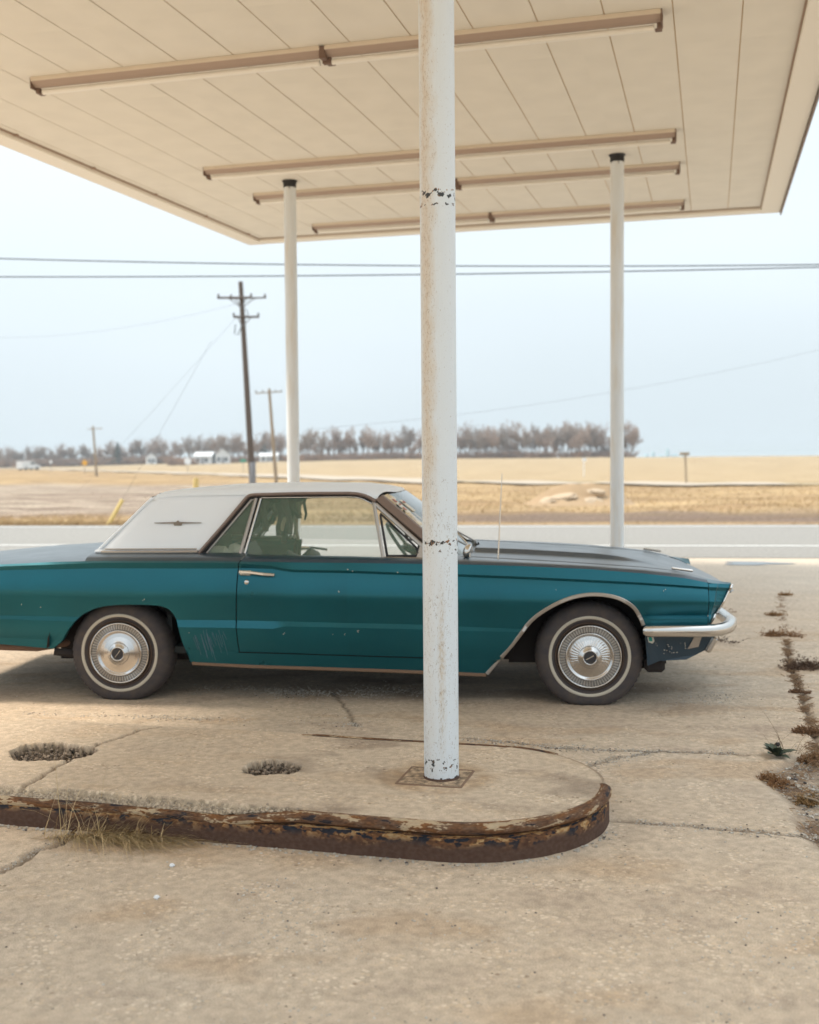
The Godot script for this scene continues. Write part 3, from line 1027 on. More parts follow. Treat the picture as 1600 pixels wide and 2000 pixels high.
	for k in 2600:
		var x := rng.randf_range(-2.4, -0.40)
		var fade := clampf((-0.42 - x) / 0.35, 0.1, 1.0)
		if rng.randf() > fade: continue
		var e := absf(rng.randfn()) * 0.020 + 0.004
		var s := 0.004 + 0.013 * pow(rng.randf(), 2.0)
		pl.append(Transform3D(Basis.from_euler(Vector3(rng.randf() * 6, rng.randf() * 6, 0)).scaled(Vector3.ONE * s), Vector3(x, 0.140 - 0.030 * sqrt(clampf(1.0 - e / 0.055, 0.0, 1.0)) * fade - s * 0.1, W - e)))
		ti.append(Color(0.50, 0.41, 0.31) * rng.randf_range(0.5, 1.1))
	scatter("lip_aggregate", st, M.stone, pl, ti, o)

# ---------------------------------------------------------------- the car (x forward, y up, z out of its right side)
var C0 := [Vector2(-2.8, .79), Vector2(-2.5, .822), Vector2(-2.156, .844), Vector2(-1.83, .86), Vector2(-1.5, .868), Vector2(-.87, .867), Vector2(-.3, .859), Vector2(.04, .856), Vector2(.45, .850), Vector2(.66, .848), Vector2(1.067, .837), Vector2(1.425, .820), Vector2(1.755, .793), Vector2(1.984, .765), Vector2(2.129, .734), Vector2(2.17, .722)]
var C1A := [Vector2(-2.8, .775), Vector2(-2.15, .833), Vector2(-1.5, .858), Vector2(-.866, .857), Vector2(-.615, .852), Vector2(-.459, .840), Vector2(-.38, .824), Vector2(-.322, .817), Vector2(.04, .811), Vector2(.446, .796), Vector2(.661, .791), Vector2(1.067, .776), Vector2(1.424, .759), Vector2(1.753, .741), Vector2(2.104, .715), Vector2(2.17, .708)]
var C1B := [Vector2(-2.8, .758), Vector2(-2.15, .808), Vector2(-1.5, .823), Vector2(-.866, .822), Vector2(-.615, .824), Vector2(-.459, .820), Vector2(-.38, .807), Vector2(-.322, .800), Vector2(.04, .795), Vector2(.446, .780), Vector2(.661, .775), Vector2(1.067, .760), Vector2(1.424, .743), Vector2(1.753, .726), Vector2(2.104, .701), Vector2(2.17, .694)]
var C2 := [Vector2(-2.8, .66), Vector2(-2.139, .673), Vector2(-1.664, .668), Vector2(-.676, .665), Vector2(-.195, .654), Vector2(.447, .644), Vector2(.662, .636), Vector2(1.2, .627), Vector2(1.706, .630), Vector2(2.17, .622)]
var C3 := [Vector2(-2.8, .53), Vector2(-2.15, .526), Vector2(-1.696, .522), Vector2(-1.044, .508), Vector2(-.685, .507), Vector2(.445, .487), Vector2(.66, .477), Vector2(1.006, .466), Vector2(1.4, .50), Vector2(1.764, .546), Vector2(2.17, .545)]
var C4 := [Vector2(-2.8, .51), Vector2(-2.146, .505), Vector2(-1.725, .495), Vector2(-1.042, .466), Vector2(-.683, .463), Vector2(-.458, .459), Vector2(-.38, .474), Vector2(.446, .461), Vector2(.66, .453), Vector2(1.006, .449), Vector2(1.4, .485), Vector2(1.763, .529), Vector2(2.17, .529)]
var C5 := [Vector2(-2.8, .40), Vector2(-1.8, .37), Vector2(-1.0, .318), Vector2(-.672, .311), Vector2(.452, .285), Vector2(.83, .275), Vector2(1.75, .27), Vector2(2.17, .27)]
var LOW := [Vector2(-2.8, .37), Vector2(-2.174, .336), Vector2(-1.99, .323), Vector2(-1.873, .314), Vector2(-1.851, .323), Vector2(-1.789, .375), Vector2(-1.745, .435), Vector2(-1.669, .518), Vector2(-1.62, .550), Vector2(-1.549, .580), Vector2(-1.459, .597), Vector2(-1.338, .603), Vector2(-1.188, .600), Vector2(-1.113, .585), Vector2(-1.072, .548), Vector2(-1.042, .474), Vector2(-1.022, .37), Vector2(-.995, .24), Vector2(-.953, .227), Vector2(.449, .195), Vector2(.656, .186), Vector2(.826, .18), Vector2(.863, .226), Vector2(.976, .363), Vector2(1.088, .511), Vector2(1.2, .596), Vector2(1.309, .647), Vector2(1.421, .669), Vector2(1.532, .664), Vector2(1.618, .639), Vector2(1.685, .592), Vector2(1.723, .531), Vector2(1.741, .487), Vector2(2.17, .487)]
var ZK := [0.926, 0.944, 0.932, 0.960, 0.921, 0.936, 0.888, 0.855]
var PLAN := [Vector2(-2.8, -.10), Vector2(-2.3, -.035), Vector2(-1.4, 0), Vector2(1.3, 0), Vector2(1.8, -.012), Vector2(2.12, -.04), Vector2(2.17, -.055)]
var HOOD_C := [Vector2(.60, .880), Vector2(1.07, .862), Vector2(1.5, .836), Vector2(1.711, .816), Vector2(1.861, .796), Vector2(1.988, .768), Vector2(2.112, .738), Vector2(2.261, .690), Vector2(2.338, .658), Vector2(2.40, .622)]
var HOOD_E := [Vector2(.60, .878), Vector2(.744, .872), Vector2(1.285, .842), Vector2(1.755, .810), Vector2(1.96, .789), Vector2(2.03, .772), Vector2(2.17, .732), Vector2(2.24, .698), Vector2(2.40, .63)]
var DOOR_X := [Vector2(.25, -.675), Vector2(.316, -.675), Vector2(.511, -.684), Vector2(.666, -.671), Vector2(.848, -.661), Vector2(.906, -.630)]

func smooth_arches() -> void:
	var out := []
	for i in LOW.size():
		out.append(LOW[i])
		if i + 1 >= LOW.size(): break
		var a: Vector2 = LOW[i]
		var b: Vector2 = LOW[i + 1]
		var inside: bool = (a.x >= -1.852 and b.x <= -0.99) or (a.x >= 0.825 and b.x <= 1.742)
		if not inside: continue
		var p: Vector2 = LOW[i - 1] if LOW[i - 1].x >= 0.825 or (a.x < 0.0 and LOW[i - 1].x >= -1.852) else a * 2.0 - b
		var q: Vector2 = LOW[i + 2] if i + 2 < LOW.size() and (LOW[i + 2].x <= -0.99 or (a.x > 0.0 and LOW[i + 2].x <= 1.742)) else b * 2.0 - a
		for k in range(1, 4): out.append(a.cubic_interpolate(b, p, q, k / 4.0))
	LOW = out

func keys(x: float) -> Array:
	var low := lt(LOW, x)
	return [lt(C0, x), lt(C1A, x), lt(C1B, x), lt(C2, x), lt(C3, x), lt(C4, x), minf(lt(C5, x), lt(C4, x) - 0.02), minf(low, 0.27) if low > 0.27 else low]

func side_z(k: Array, y: float) -> float:
	for i in 7:
		if y >= k[i + 1]: return lerpf(ZK[i], ZK[i + 1], clampf((k[i] - y) / maxf(k[i] - k[i + 1], 1e-5), 0, 1))
	return ZK[7]

func warp(x: float, y: float) -> float:
	return x + (lt(DOOR_X, y) + 0.668) * maxf(0.0, 1.0 - absf(x + 0.668) / 0.12)

func side_rows(b: MB, xs: Array, k0: int, k1: int, s: float, bulge := true) -> void:
	var steps := [2, 2, 6, 5, 3, 5, 3]
	for i in range(k0, k1):
		b.sg([5, 20, 21, 21, 24, 25, 26][i])
		var rows := []
		var n: int = steps[i]
		for x in xs:
			var k := keys(x)
			var low := lt(LOW, x)
			var plan := lt(PLAN, x)
			var row := []
			for j in n + 1:
				var y := maxf(lerpf(k[i], k[i + 1], float(j) / n), low)
				if i == 6 and j == 0 and x > -0.672 and x < 0.604: y -= 0.007
				var t := clampf((k[i] - y) / maxf(k[i] - k[i + 1], 1e-5), 0, 1)
				var z := lerpf(ZK[i], ZK[i + 1], t)
				if i == 2: z += 0.006 * sin(t * PI)
				if i == 5: z += 0.008 * sin(t * PI)
				z += wide.get_noise_2d(x * 7.0, y * 9.0) * 0.0016
				row.append(Vector3(warp(x, y), y, (z + plan) * s))
			rows.append(row)
		b.grid(rows)

func top_rows(b: MB, xs: Array, inner: Callable, s: float) -> void:   # from the shoulder inwards
	b.sg(5)
	var rows := []
	for x in xs:
		var y0 := lt(C0, x)
		var plan := lt(PLAN, x)
		var q: Vector2 = inner.call(x)      # (z, y) of the inner edge
		var z0: float = ZK[0] + plan
		var row := []
		for t in [0.0, 0.10, 0.24, 0.5, 0.78, 1.0]:
			var y := lerpf(y0, q.y, t) + 0.013 * sin(PI * pow(t, 0.55)) 
			row.append(Vector3(warp(x, y), y, lerpf(z0, q.x, t) * s))
		rows.append(row)
	b.grid(rows)

func stations(a: float, c: float) -> Array:
	var xs := [a, c]
	var x := ceilf(a / 0.02) * 0.02
	while x < c:
		if x > a + 0.002 and x < c - 0.002: xs.append(x)
		x += 0.02
	for p in LOW:
		if p.x > a + 0.002 and p.x < c - 0.002: xs.append(p.x)
	for k in LOW.size() - 1:
		if absf(LOW[k + 1].y - LOW[k].y) > 0.06:
			for f in [0.25, 0.5, 0.75]:
				var v: float = lerpf(LOW[k].x, LOW[k + 1].x, f)
				if v > a and v < c: xs.append(v)
	xs.sort()
	var out := [xs[0]]
	for v in xs:
		if v - out[out.size() - 1] > 1e-4: out.append(v)
	return out

func zw(y: float) -> float:      # lean of the side windows
	return 0.795 - 0.355 * (y - 0.88)

func wp(x: float, y: float, s: float, o := 0.0) -> Vector3:
	return Vector3(x, y, (zw(y) + o) * s)

func win(list: Array, s: float, o := 0.0) -> Array:
	var r := []
	for p in list: r.append(wp(p.x, p.y, s, o))
	return r

func nose_x(z: float) -> float:
	return 2.385 - 0.165 * pow(absf(z) / 0.86, 1.6)

func roof_y(x: float) -> float:
	return lt([Vector2(-1.30, 1.245), Vector2(-1.252, 1.274), Vector2(-1.151, 1.290), Vector2(-.999, 1.304), Vector2(-.849, 1.309), Vector2(-.45, 1.313), Vector2(-.055, 1.307), Vector2(.1, 1.289), Vector2(.173, 1.274), Vector2(.23, 1.258)], x)

func roof_edge(x: float) -> float:
	return lt([Vector2(-1.30, 1.222), Vector2(-1.25, 1.240), Vector2(-1.1, 1.253), Vector2(-.656, 1.258), Vector2(-.029, 1.266), Vector2(.03, 1.263), Vector2(.1, 1.245), Vector2(.15, 1.222), Vector2(.23, 1.205)], x)

func build_car() -> void:
	var turn := Basis(Vector3.UP, deg_to_rad(-5.3485))
	var car := thing("parked_car", "old teal two-door car with white roof, parked side-on beyond the island", "car", Transform3D(turn, Vector3(-0.28627, 0, -7.62527)))
	smooth_arches()
	var sides := [1.0, -1.0]
	# body: quarters, sills, tail
	var b := MB.new()
	var rear := stations(-2.8, -0.671)
	for s in sides:
		side_rows(b, rear, 0, 7, s)
		side_rows(b, stations(-0.671, 0.602), 6, 7, s)
	# arch lips turn inwards
	for s in sides:
		for span in [[-1.873, -0.995], [0.826, 1.741]]:
			var rows := []
			for x in stations(span[0], span[1]):
				var y := lt(LOW, x)
				var z: float = side_z(keys(x), y) + lt(PLAN, x)
				rows.append([Vector3(x, y, z * s), Vector3(x, y - 0.004, (z - 0.012) * s), Vector3(x, y + 0.012, (z - 0.05) * s)])
			b.sg(30)
			b.grid(rows)
	# tail panel
	b.sg(31)
	var tail := []
	for x in [-2.8, -2.83]:
		var k := keys(-2.8)
		var row := []
		for i in 8: row.append(Vector3(x, k[i], (ZK[i] - 0.10) * (1.0 if x > -2.82 else 0.96)))
		for i in range(7, -1, -1): row.append(Vector3(x, k[i], -(ZK[i] - 0.10) * (1.0 if x > -2.82 else 0.96)))
		tail.append(row)
	b.grid(tail)
	b.sg(-1)
	var last: Array = tail[1]
	for i in 7: b.quad(last[i], last[i + 1], last[14 - i], last[15 - i])
	part("body", b.done(), M.teal, car)
	# upper faces, chalky with age
	b = MB.new()
	for s in sides:
		top_rows(b, stations(-1.62, -0.671), func(x: float) -> Vector2: return Vector2(0.775, 0.905), s)
	b.sg(5)
	var deck := []
	for x in stations(-2.8, -1.60):
		var y0 := lt(C0, x)
		var z0: float = ZK[0] + lt(PLAN, x)
		var yc := lt([Vector2(-2.8, .82), Vector2(-2.36, .861), Vector2(-2.01, .878), Vector2(-1.67, .888), Vector2(-1.58, .892)], x)
		var row := []
		for t in [1.0, 0.97, 0.90, 0.72, 0.54, 0.3, 0.0, -0.3, -0.54, -0.72, -0.90, -0.97, -1.0]:
			var a := absf(t)
			row.append(Vector3(x, lerpf(yc, y0, smoothstep(0.5, 1.0, a)) + (0.010 * sin(PI * clampf((1.0 - a) / 0.3, 0, 1))), z0 * t))
		deck.append(row)
	b.grid(deck)
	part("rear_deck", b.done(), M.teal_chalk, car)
	# doors
	for s in sides:
		var d := Node3D.new(); d.name = "door"; car.add_child(d, true)
		b = MB.new()
		side_rows(b, stations(-0.665, 0.597), 0 if s > 0 else 3, 6, s)
		var fold := []
		for x in stations(-0.665, 0.597):
			var k := keys(x)
			fold.append([Vector3(warp(x, k[6]), k[6], ZK[6] * s), Vector3(warp(x, k[6]), k[6] - 0.001, (ZK[6] - 0.03) * s)])
		b.sg(32); b.grid(fold)
		var jamb := []
		for y in [0.86, 0.83, 0.8, 0.7, 0.66, 0.6, 0.52, 0.46, 0.4, 0.32]:
			var k := keys(-0.665)
			jamb.append([Vector3(warp(-0.665, y), y, side_z(k, y) * s), Vector3(warp(-0.665, y), y, (side_z(k, y) - 0.03) * s)])
		b.grid(jamb)
		part("skin", b.done(), M.teal, d)
		b = MB.new()
		top_rows(b, stations(-0.665, 0.597), func(x: float) -> Vector2: return Vector2(zw(lt([Vector2(-.78, .896), Vector2(-.015, .886), Vector2(.44, .872), Vector2(.6, .866)], x)) + 0.004, lt([Vector2(-.78, .896), Vector2(-.015, .886), Vector2(.44, .872), Vector2(.6, .866)], x)), s)
		if s > 0: part("top_rail", b.done(), M.teal_dark, d)
		# handle: an escutcheon, a pull and the lock
		b = MB.new()
		b.box(Vector3(-0.615, 0.797, 0.948 * s), Vector3(0.085, 0.030, 0.03), 0.010)
		b.strip([Vector3(-0.65, 0.806, 0.958 * s), Vector3(-0.58, 0.803, 0.972 * s), Vector3(-0.50, 0.793, 0.974 * s), Vector3(-0.438, 0.786, 0.952 * s)], [Vector3(0, 0, s)], 0.017, 0.012)
		part("handle", b.done(), M.chrome, d)
		b = MB.new()
		b.lathe([Vector2(0.0, 0.012), Vector2(0.011, 0.012), Vector2(0.017, 0.006), Vector2(0.018, -0.02)], 20, Basis(Vector3.RIGHT, PI / 2 * s), Vector3(-0.609, 0.741, 0.943 * s))
		part("lock", b.done(), M.chrome, d)
		# front wings
		var w := Node3D.new(); w.name = "front_wing"; car.add_child(w, true)
		b = MB.new()
		side_rows(b, stations(0.603, 2.115), 0, 7, s)
		part("skin", b.done(), M.teal, w)
		b = MB.new()
		top_rows(b, stations(0.603, 2.115), func(x: float) -> Vector2: return Vector2(0.734, lt(HOOD_E, x) + 0.001), s)
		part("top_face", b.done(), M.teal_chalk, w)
		# cap that carries the lamp, its front edge raked back
		b = MB.new()
		var cap := []
		var bezel := []
		for yy in 13:
			var t := yy / 12.0
			var y := lerpf(lt(C0, 2.13), 0.487, t)
			var xf := lerpf(2.262, 2.135, t)
			var k := keys(2.12)
			var z0 := side_z(k, y) + lt(PLAN, 2.12)
			var z1 := z0 - 0.018
			var z2 := z0 - 0.060
			cap.append([Vector3(2.119, y, z0 * s), Vector3(lerpf(2.119, xf, 0.35), y - 0.002, (z0 - 0.006) * s), Vector3(lerpf(2.119, xf, 0.42), y - 0.003, z1 * s), Vector3(xf, lerpf(y, y - 0.012, 1.0 - t), z2 * s), Vector3(xf - 0.03, y - 0.01, (z2 - 0.03) * s)])
			bezel.append(Vector3(xf, lerpf(y, y - 0.012, 1.0 - t), (z2 + 0.004) * s))
		b.sg(-1)
		b.grid(cap)
		b.sg(5)
		var capt := []
		for x in [2.119, 2.16, 2.20, 2.24, 2.262]:
			var y := lt([Vector2(2.119, .737), Vector2(2.16, .731), Vector2(2.20, .724), Vector2(2.262, .717)], x)
			capt.append([Vector3(x, y, (0.885 - (x - 2.119) * 0.45) * s), Vector3(x, y + 0.012, 0.80 * s), Vector3(x, lt(HOOD_E, x) + 0.004, 0.72 * s)])
		b.grid(capt)
		part("lamp_cap", b.done(), M.teal, w)
		b = MB.new()
		b.strip(bezel, [Vector3(0.6, 0, 0.8 * s)], 0.014, 0.010)
		part("lamp_bezel", b.done(), M.chrome, w)
		# bright moulding round the front arch
		b = MB.new()
		var arch := []
		for x in stations(0.826, 1.741):
			var y := lt(LOW, x)
			arch.append(Vector3(x, y + 0.004, (side_z(keys(x), y) + lt(PLAN, x)) * s))
		b.strip(arch, [Vector3(0, 0, s)], 0.022, 0.012)
		part("arch_moulding", b.done(), M.dull_chrome, w)
		# sill strip
		b = MB.new()
		var sill := []
		for x in [-0.98, -0.6, -0.2, 0.2, 0.6, 0.82]: sill.append(Vector3(x, lt(LOW, x) - 0.004, 0.850 * s))
		b.strip(sill, [Vector3(0, 0, s)], 0.020, 0.012)
		part("sill_strip", b.done(), M.plate_rust, car)
	# seams behind the door gaps
	b = MB.new()
	for s in sides:
		for x in [-0.668, 0.60]:
			var g := []
			for y in [0.87, 0.8, 0.7, 0.6, 0.5, 0.4, 0.3]:
				var zz: float = (side_z(keys(x), y) - 0.022) * s
				g.append([Vector3(warp(x, y) - 0.03, y, zz), Vector3(warp(x, y) + 0.03, y, zz)])
			b = MB.new()
			b.grid(g)
			part("door_seam", b.done(), M.gasket, car)
		b = MB.new()
		var under := []
		for x in stations(-0.69, 0.62):
			var y := lt(C5, x) - 0.004
			under.append([Vector3(x, y + 0.03, (side_z(keys(x), y + 0.03) - 0.018) * s), Vector3(x, y - 0.03, (side_z(keys(x), y - 0.03) - 0.018) * s)])
		b.grid(under)
		part("door_seam", b.done(), M.gasket, car)
	build_hood(car)
	build_roof(car)
	build_front(car)
	build_cabin(car)
	build_under(car)
	for w in [[1.4345, 1.0], [1.4345, -1.0], [-1.4345, 1.0], [-1.4345, -1.0]]:
		build_wheel(car, w[0], w[1])

func build_hood(car: Node3D) -> void:
	var b := MB.new()
	b.sg(6)
	var rows := []
	for i in 61:
		var t := i / 60.0
		var row := []
		for z in [-0.728, -0.715, -0.62, -0.5, -0.335, -0.30, -0.27, -0.15, 0.0, 0.15, 0.27, 0.30, 0.335, 0.5, 0.62, 0.715, 0.728]:
			var a := absf(z)
			var x0 := lt([Vector2(0, 0.76), Vector2(0.4, 0.73), Vector2(0.73, 0.66)], a)
			var x := lerpf(x0, nose_x(z) + 0.02, t)
			var yc := lt(HOOD_C, minf(x, 2.40))
			var ye := lt(HOOD_E, x)
			var y := lerpf(yc, ye, smoothstep(0.25, 0.75, a))
			y += 0.024 * (1.0 - smoothstep(0.295, 0.34, a)) * (1.0 - smoothstep(1.55, 1.95, x))
			if a > 0.72: y -= 0.008
			if t > 0.985: y -= 0.012
			row.append(Vector3(x, y, z))
		rows.append(row)
	b.grid(rows)
	b.sg(-1)
	var e: Array = rows[60]
	for k in e.size() - 1:
		b.quad(e[k], e[k + 1], e[k + 1] + Vector3(-0.05, -0.02, 0), e[k] + Vector3(-0.05, -0.02, 0))
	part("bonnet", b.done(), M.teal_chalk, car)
	# small bright spears at the front of each wing crown
	for s in [1.0, -1.0]:
		b = MB.new()
		b.box(Vector3(1.99, 0.800, 0.735 * s), Vector3(0.13, 0.016, 0.02), 0.006, Basis(Vector3.BACK, -0.13))
		part("wing_spear", b.done(), M.chrome, car)
	# cowl
	b = MB.new()
	b.sg(6)
	rows = []
	for x in [0.45, 0.55, 0.65, 0.70, 0.74]:
		var row := []
		for k in 9:
			var z := lerpf(-0.79, 0.79, k / 8.0)
			row.append(Vector3(x + 0.05 * (1.0 - absf(z)), 0.862 + 0.006 * (1.0 - z * z), z))
		rows.append(row)
	b.grid(rows)
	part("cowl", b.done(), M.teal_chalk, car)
	b = MB.new()
	b.box(Vector3(0.88, 0.835, 0.80), Vector3(0.05, 0.02, 0.04), 0.006)
	b.tube([Vector3(0.894, 0.83, 0.80), Vector3(0.894, 0.858, 0.80)], 0.014, 12)
	b.tube([Vector3(0.894, 0.85, 0.80), Vector3(0.906, 1.10, 0.80), Vector3(0.921, 1.381, 0.80)], [0.0052, 0.004, 0.0022], 8)
	part("aerial", b.done(), M.chrome, car)
	# wiper pivots and arms, wing mirror
	for z in [0.32, -0.30]:
		b = MB.new()
		b.tube([Vector3(0.715, 0.865, z), Vector3(0.71, 0.905, z)], 0.016, 10)
		b.tube([Vector3(0.71, 0.902, z), Vector3(0.585, 0.985, z + 0.16), Vector3(0.51, 1.04, z + 0.30)], 0.006, 6)
		part("wiper", b.done(), M.dull_chrome, car)
	b = MB.new()
	b.lathe([Vector2(0.0, 0.035), Vector2(0.03, 0.028), Vector2(0.045, 0.008), Vector2(0.047, -0.006), Vector2(0.0, -0.008)], 16, Basis(Vector3.BACK, PI / 2 - 0.3), Vector3(0.715, 0.910, 0.74))
	b.tube([Vector3(0.72, 0.855, 0.74), Vector3(0.72, 0.90, 0.74)], 0.008, 8)
	part("mirror", b.done(), M.chrome, car)

func build_roof(car: Node3D) -> void:
	# white covering: sail panels and top as one skin
	var b := MB.new()
	for s in [1.0, -1.0]:
		b.sg(7)
		var rows := []
		for i in 17:
			var y := lerpf(0.918, 1.222, i / 16.0)
			var xr := lerpf(-1.600, -1.302, (y - 0.905) / 0.315)
			var xf := lerpf(-0.948, -0.690, (y - 0.902) / 0.318)
			var row := []
			for j in 15:
				var x := lerpf(xr, xf, j / 14.0)
				var z := zw(y) - 0.018 + 0.004 * sin(PI * j / 14.0)
				if j == 0: z -= 0.02
				row.append(Vector3(x, y, z * s))
			rows.append(row)
		# on over the edge to the top
		for i in range(1, 4):
			var row := []
			for j in 15:
				var x := lerpf(-1.302, -0.690, j / 14.0)
				x = lerpf(x, lerpf(-1.262, -0.660, j / 14.0), i / 3.0)
				var y := lerpf(1.222, roof_edge(x), i / 3.0)
				row.append(Vector3(x, y, (zw(y) - 0.016) * s))
			rows.append(row)
		b.grid(rows)
	b.sg(7)
	var top := []
	for i in 49:
		var t := i / 48.0
		var row := []
		for q in [[1.0, 0.0], [0.985, 0.34], [0.955, 0.58], [0.90, 0.80], [0.80, 0.97], [0.70, 1.0], [0.45, 0.99], [0.2, 0.985], [0.0, 0.98]]:
			var zk: float = q[0]
			var x := lerpf(-1.262 - 0.02 * (1.0 - zk), 0.150 + 0.085 * (1.0 - pow(zk, 3.0)), t)
			var ye := roof_edge(x)
			row.append(Vector3(x, lerpf(ye, roof_y(x) + 0.002, q[1]), 0.652 * zk))
		var other := []
		for k in range(row.size() - 2, -1, -1): other.append(Vector3(row[k].x, row[k].y, -row[k].z))
		top.append(row + other)
	b.grid(top)
	# rear slope between the sails, round the back window
	b.sg(8)
	for s in [1.0, -1.0]:
		var rows := []
		for i in 9:
			var t := i / 8.0
			var y := lerpf(0.900, 1.240, t)
			var x := lerpf(-1.603, -1.285, t)
			rows.append([Vector3(x, y, (zw(y) - 0.038) * s), Vector3(x - 0.012, y + 0.008, (zw(y) - 0.06) * s), Vector3(x - 0.015, y + 0.012, 0.46 * s)])
		b.grid(rows)
	b.grid([[Vector3(-1.30, 1.252, 0.47), Vector3(-1.30, 1.252, -0.47)], [Vector3(-1.262, 1.270, 0.55), Vector3(-1.262, 1.270, -0.55)]])
	part("roof", b.done(), M.vinyl, car)
	b = MB.new()
	b.poly([Vector3(-1.60, 0.91, 0.47), Vector3(-1.60, 0.91, -0.47), Vector3(-1.302, 1.252, -0.47), Vector3(-1.302, 1.252, 0.47)], Vector3(-0.75, 0.66, 0), 0.006)
	part("rear_window", b.done(), M.glass, car)
	# piping on the rear corner of the sails, with its pale foot
	for s in [1.0, -1.0]:
		b = MB.new()
		b.tube([wp(-1.600, 0.915, s, -0.030), wp(-1.45, 1.068, s, -0.032), wp(-1.300, 1.222, s, -0.03), wp(-1.262, 1.243, s, -0.03)], 0.010, 8)
		b.box(wp(-1.585, 0.912, s, -0.02), Vector3(0.06, 0.022, 0.03), 0.008)
		part("sail_piping", b.done(), M.vinyl, car)
		b = MB.new()
		b.strip([wp(-1.57, 0.909, s, -0.012), wp(-0.955, 0.912, s, -0.008)], [Vector3(0, 0, s)], 0.016, 0.014)
		b.strip([wp(-1.55, 0.927, s, -0.014), wp(-0.965, 0.929, s, -0.010)], [Vector3(0, 0, s)], 0.007, 0.010)
		part("base_moulding", b.done(), M.dull_chrome, car)
		# winged badge
		b = MB.new()
		var z := (zw(1.087) - 0.012)
		for w in [-1.0, 1.0]:
			b.poly([Vector3(-1.097, 1.093, z * s), Vector3(-1.097 + 0.150 * w, 1.0885, z * s), Vector3(-1.097 + 0.150 * w, 1.0855, z * s), Vector3(-1.097 + 0.02 * w, 1.082, z * s), Vector3(-1.097, 1.080, z * s)], Vector3(0, 0, s), 0.008)
		b.poly([Vector3(-1.108, 1.092, z * s), Vector3(-1.097, 1.102, z * s), Vector3(-1.088, 1.094, z * s), Vector3(-1.070, 1.082, z * s), Vector3(-1.074, 1.070, z * s), Vector3(-1.120, 1.070, z * s), Vector3(-1.124, 1.081, z * s)], Vector3(0, 0, s), 0.0095)
		part("winged_badge", b.done(), M.pale_badge, car)
		# rail round the side glass
		var rail := [Vector2(-.945, .900), Vector2(-.80, 1.073), Vector2(-.668, 1.238), Vector2(-.650, 1.250), Vector2(-.62, 1.254), Vector2(-.35, 1.260), Vector2(-.029, 1.260), Vector2(.027, 1.256), Vector2(.075, 1.245), Vector2(.110, 1.230), Vector2(.14, 1.207)]
		b = MB.new()
		b.strip(win(rail, s, -0.012), [Vector3(0, 0.25, s).normalized()], 0.019, 0.026)
		part("gutter_rail", b.done(), M.bronze_trim, car)
		b = MB.new()
		var inner := [Vector2(-.926, .900), Vector2(-.785, 1.066), Vector2(-.655, 1.229), Vector2(-.640, 1.238), Vector2(-.35, 1.246), Vector2(-.029, 1.246), Vector2(.022, 1.243), Vector2(.068, 1.231), Vector2(.102, 1.216), Vector2(.128, 1.198)]
		b.strip(win(inner, s, -0.03), [Vector3(0, 0, s)], 0.018, 0.022)
		part("door_seal", b.done(), M.gasket, car)
		# quarter glass and its frame
		b = MB.new()
		b.poly(win([Vector2(-.905, .897), Vector2(-.645, 1.228), Vector2(-.607, 1.231), Vector2(-.688, .892)], s, -0.022), Vector3(0, 0, s), 0.005)
		part("quarter_glass", b.done(), M.glass, car)
		b = MB.new()
		b.strip(win([Vector2(-.905, .897), Vector2(-.641, 1.226), Vector2(-.606, 1.229)], s, -0.018), [Vector3(0, 0, s)], 0.010, 0.012)
		b.strip(win([Vector2(-.611, 1.238), Vector2(-.690, .888)], s, -0.018), [Vector3(0, 0, s)], 0.020, 0.022)
		part("quarter_frame", b.done(), M.dull_chrome, car)
		# door glass, half wound? no: shut, with a bright edge
		b = MB.new()
		b.poly(win([Vector2(-.655, .885), Vector2(-.571, 1.237), Vector2(-.03, 1.240), Vector2(.018, 1.237), Vector2(.062, 1.226), Vector2(.118, 1.198), Vector2(.195, .868)], s, -0.022), Vector3(0, 0, s), 0.005)
		part("door_glass", b.done(), M.glass, car)
		b = MB.new()
		b.strip(win([Vector2(-.664, .884), Vector2(-.582, 1.237)], s, -0.018), [Vector3(0, 0, s)], 0.014, 0.018)
		b.strip(win([Vector2(-.578, 1.239), Vector2(-.03, 1.242), Vector2(.018, 1.239), Vector2(.062, 1.228), Vector2(.118, 1.200)], s, -0.02), [Vector3(0, 0, s)], 0.008, 0.014)
		part("glass_edge", b.done(), M.chrome, car)
		# hinged vent pane and frame
		b = MB.new()
		b.strip(win([Vector2(.128, 1.212), Vector2(.200, .864)], s, -0.018), [Vector3(0, 0, s)], 0.020, 0.022)
		b.strip(win([Vector2(.140, 1.196), Vector2(.445, .935)], s, -0.018), [Vector3(0, 0, s)], 0.026, 0.020)
		b.strip(win([Vector2(.195, .873), Vector2(.47, .868)], s, -0.018), [Vector3(0, 0, s)], 0.018, 0.022)
		b.poly(win([Vector2(.425, .965), Vector2(.55, .862), Vector2(.40, .866), Vector2(.412, .912)], s, -0.016), Vector3(0, 0, s), 0.014)
		part("vent_frame", b.done(), M.dull_chrome, car)
		b = MB.new()
		b.strip(win([Vector2(.172, 1.132), Vector2(.222, .886), Vector2(.395, .884), Vector2(.412, .905), Vector2(.396, .938), Vector2(.172, 1.140)], s, -0.016), [Vector3(0, 0, s)], 0.012, 0.014)
		part("vent_seal", b.done(), M.gasket, car)
		b = MB.new()
		b.poly(win([Vector2(.172, 1.135), Vector2(.222, .886), Vector2(.40, .884), Vector2(.412, .91)], s, -0.018), Vector3(0, 0, s), 0.004)
		part("vent_glass", b.done(), M.glass, car)
		# windscreen pillar
		b = MB.new()
		var pil := []
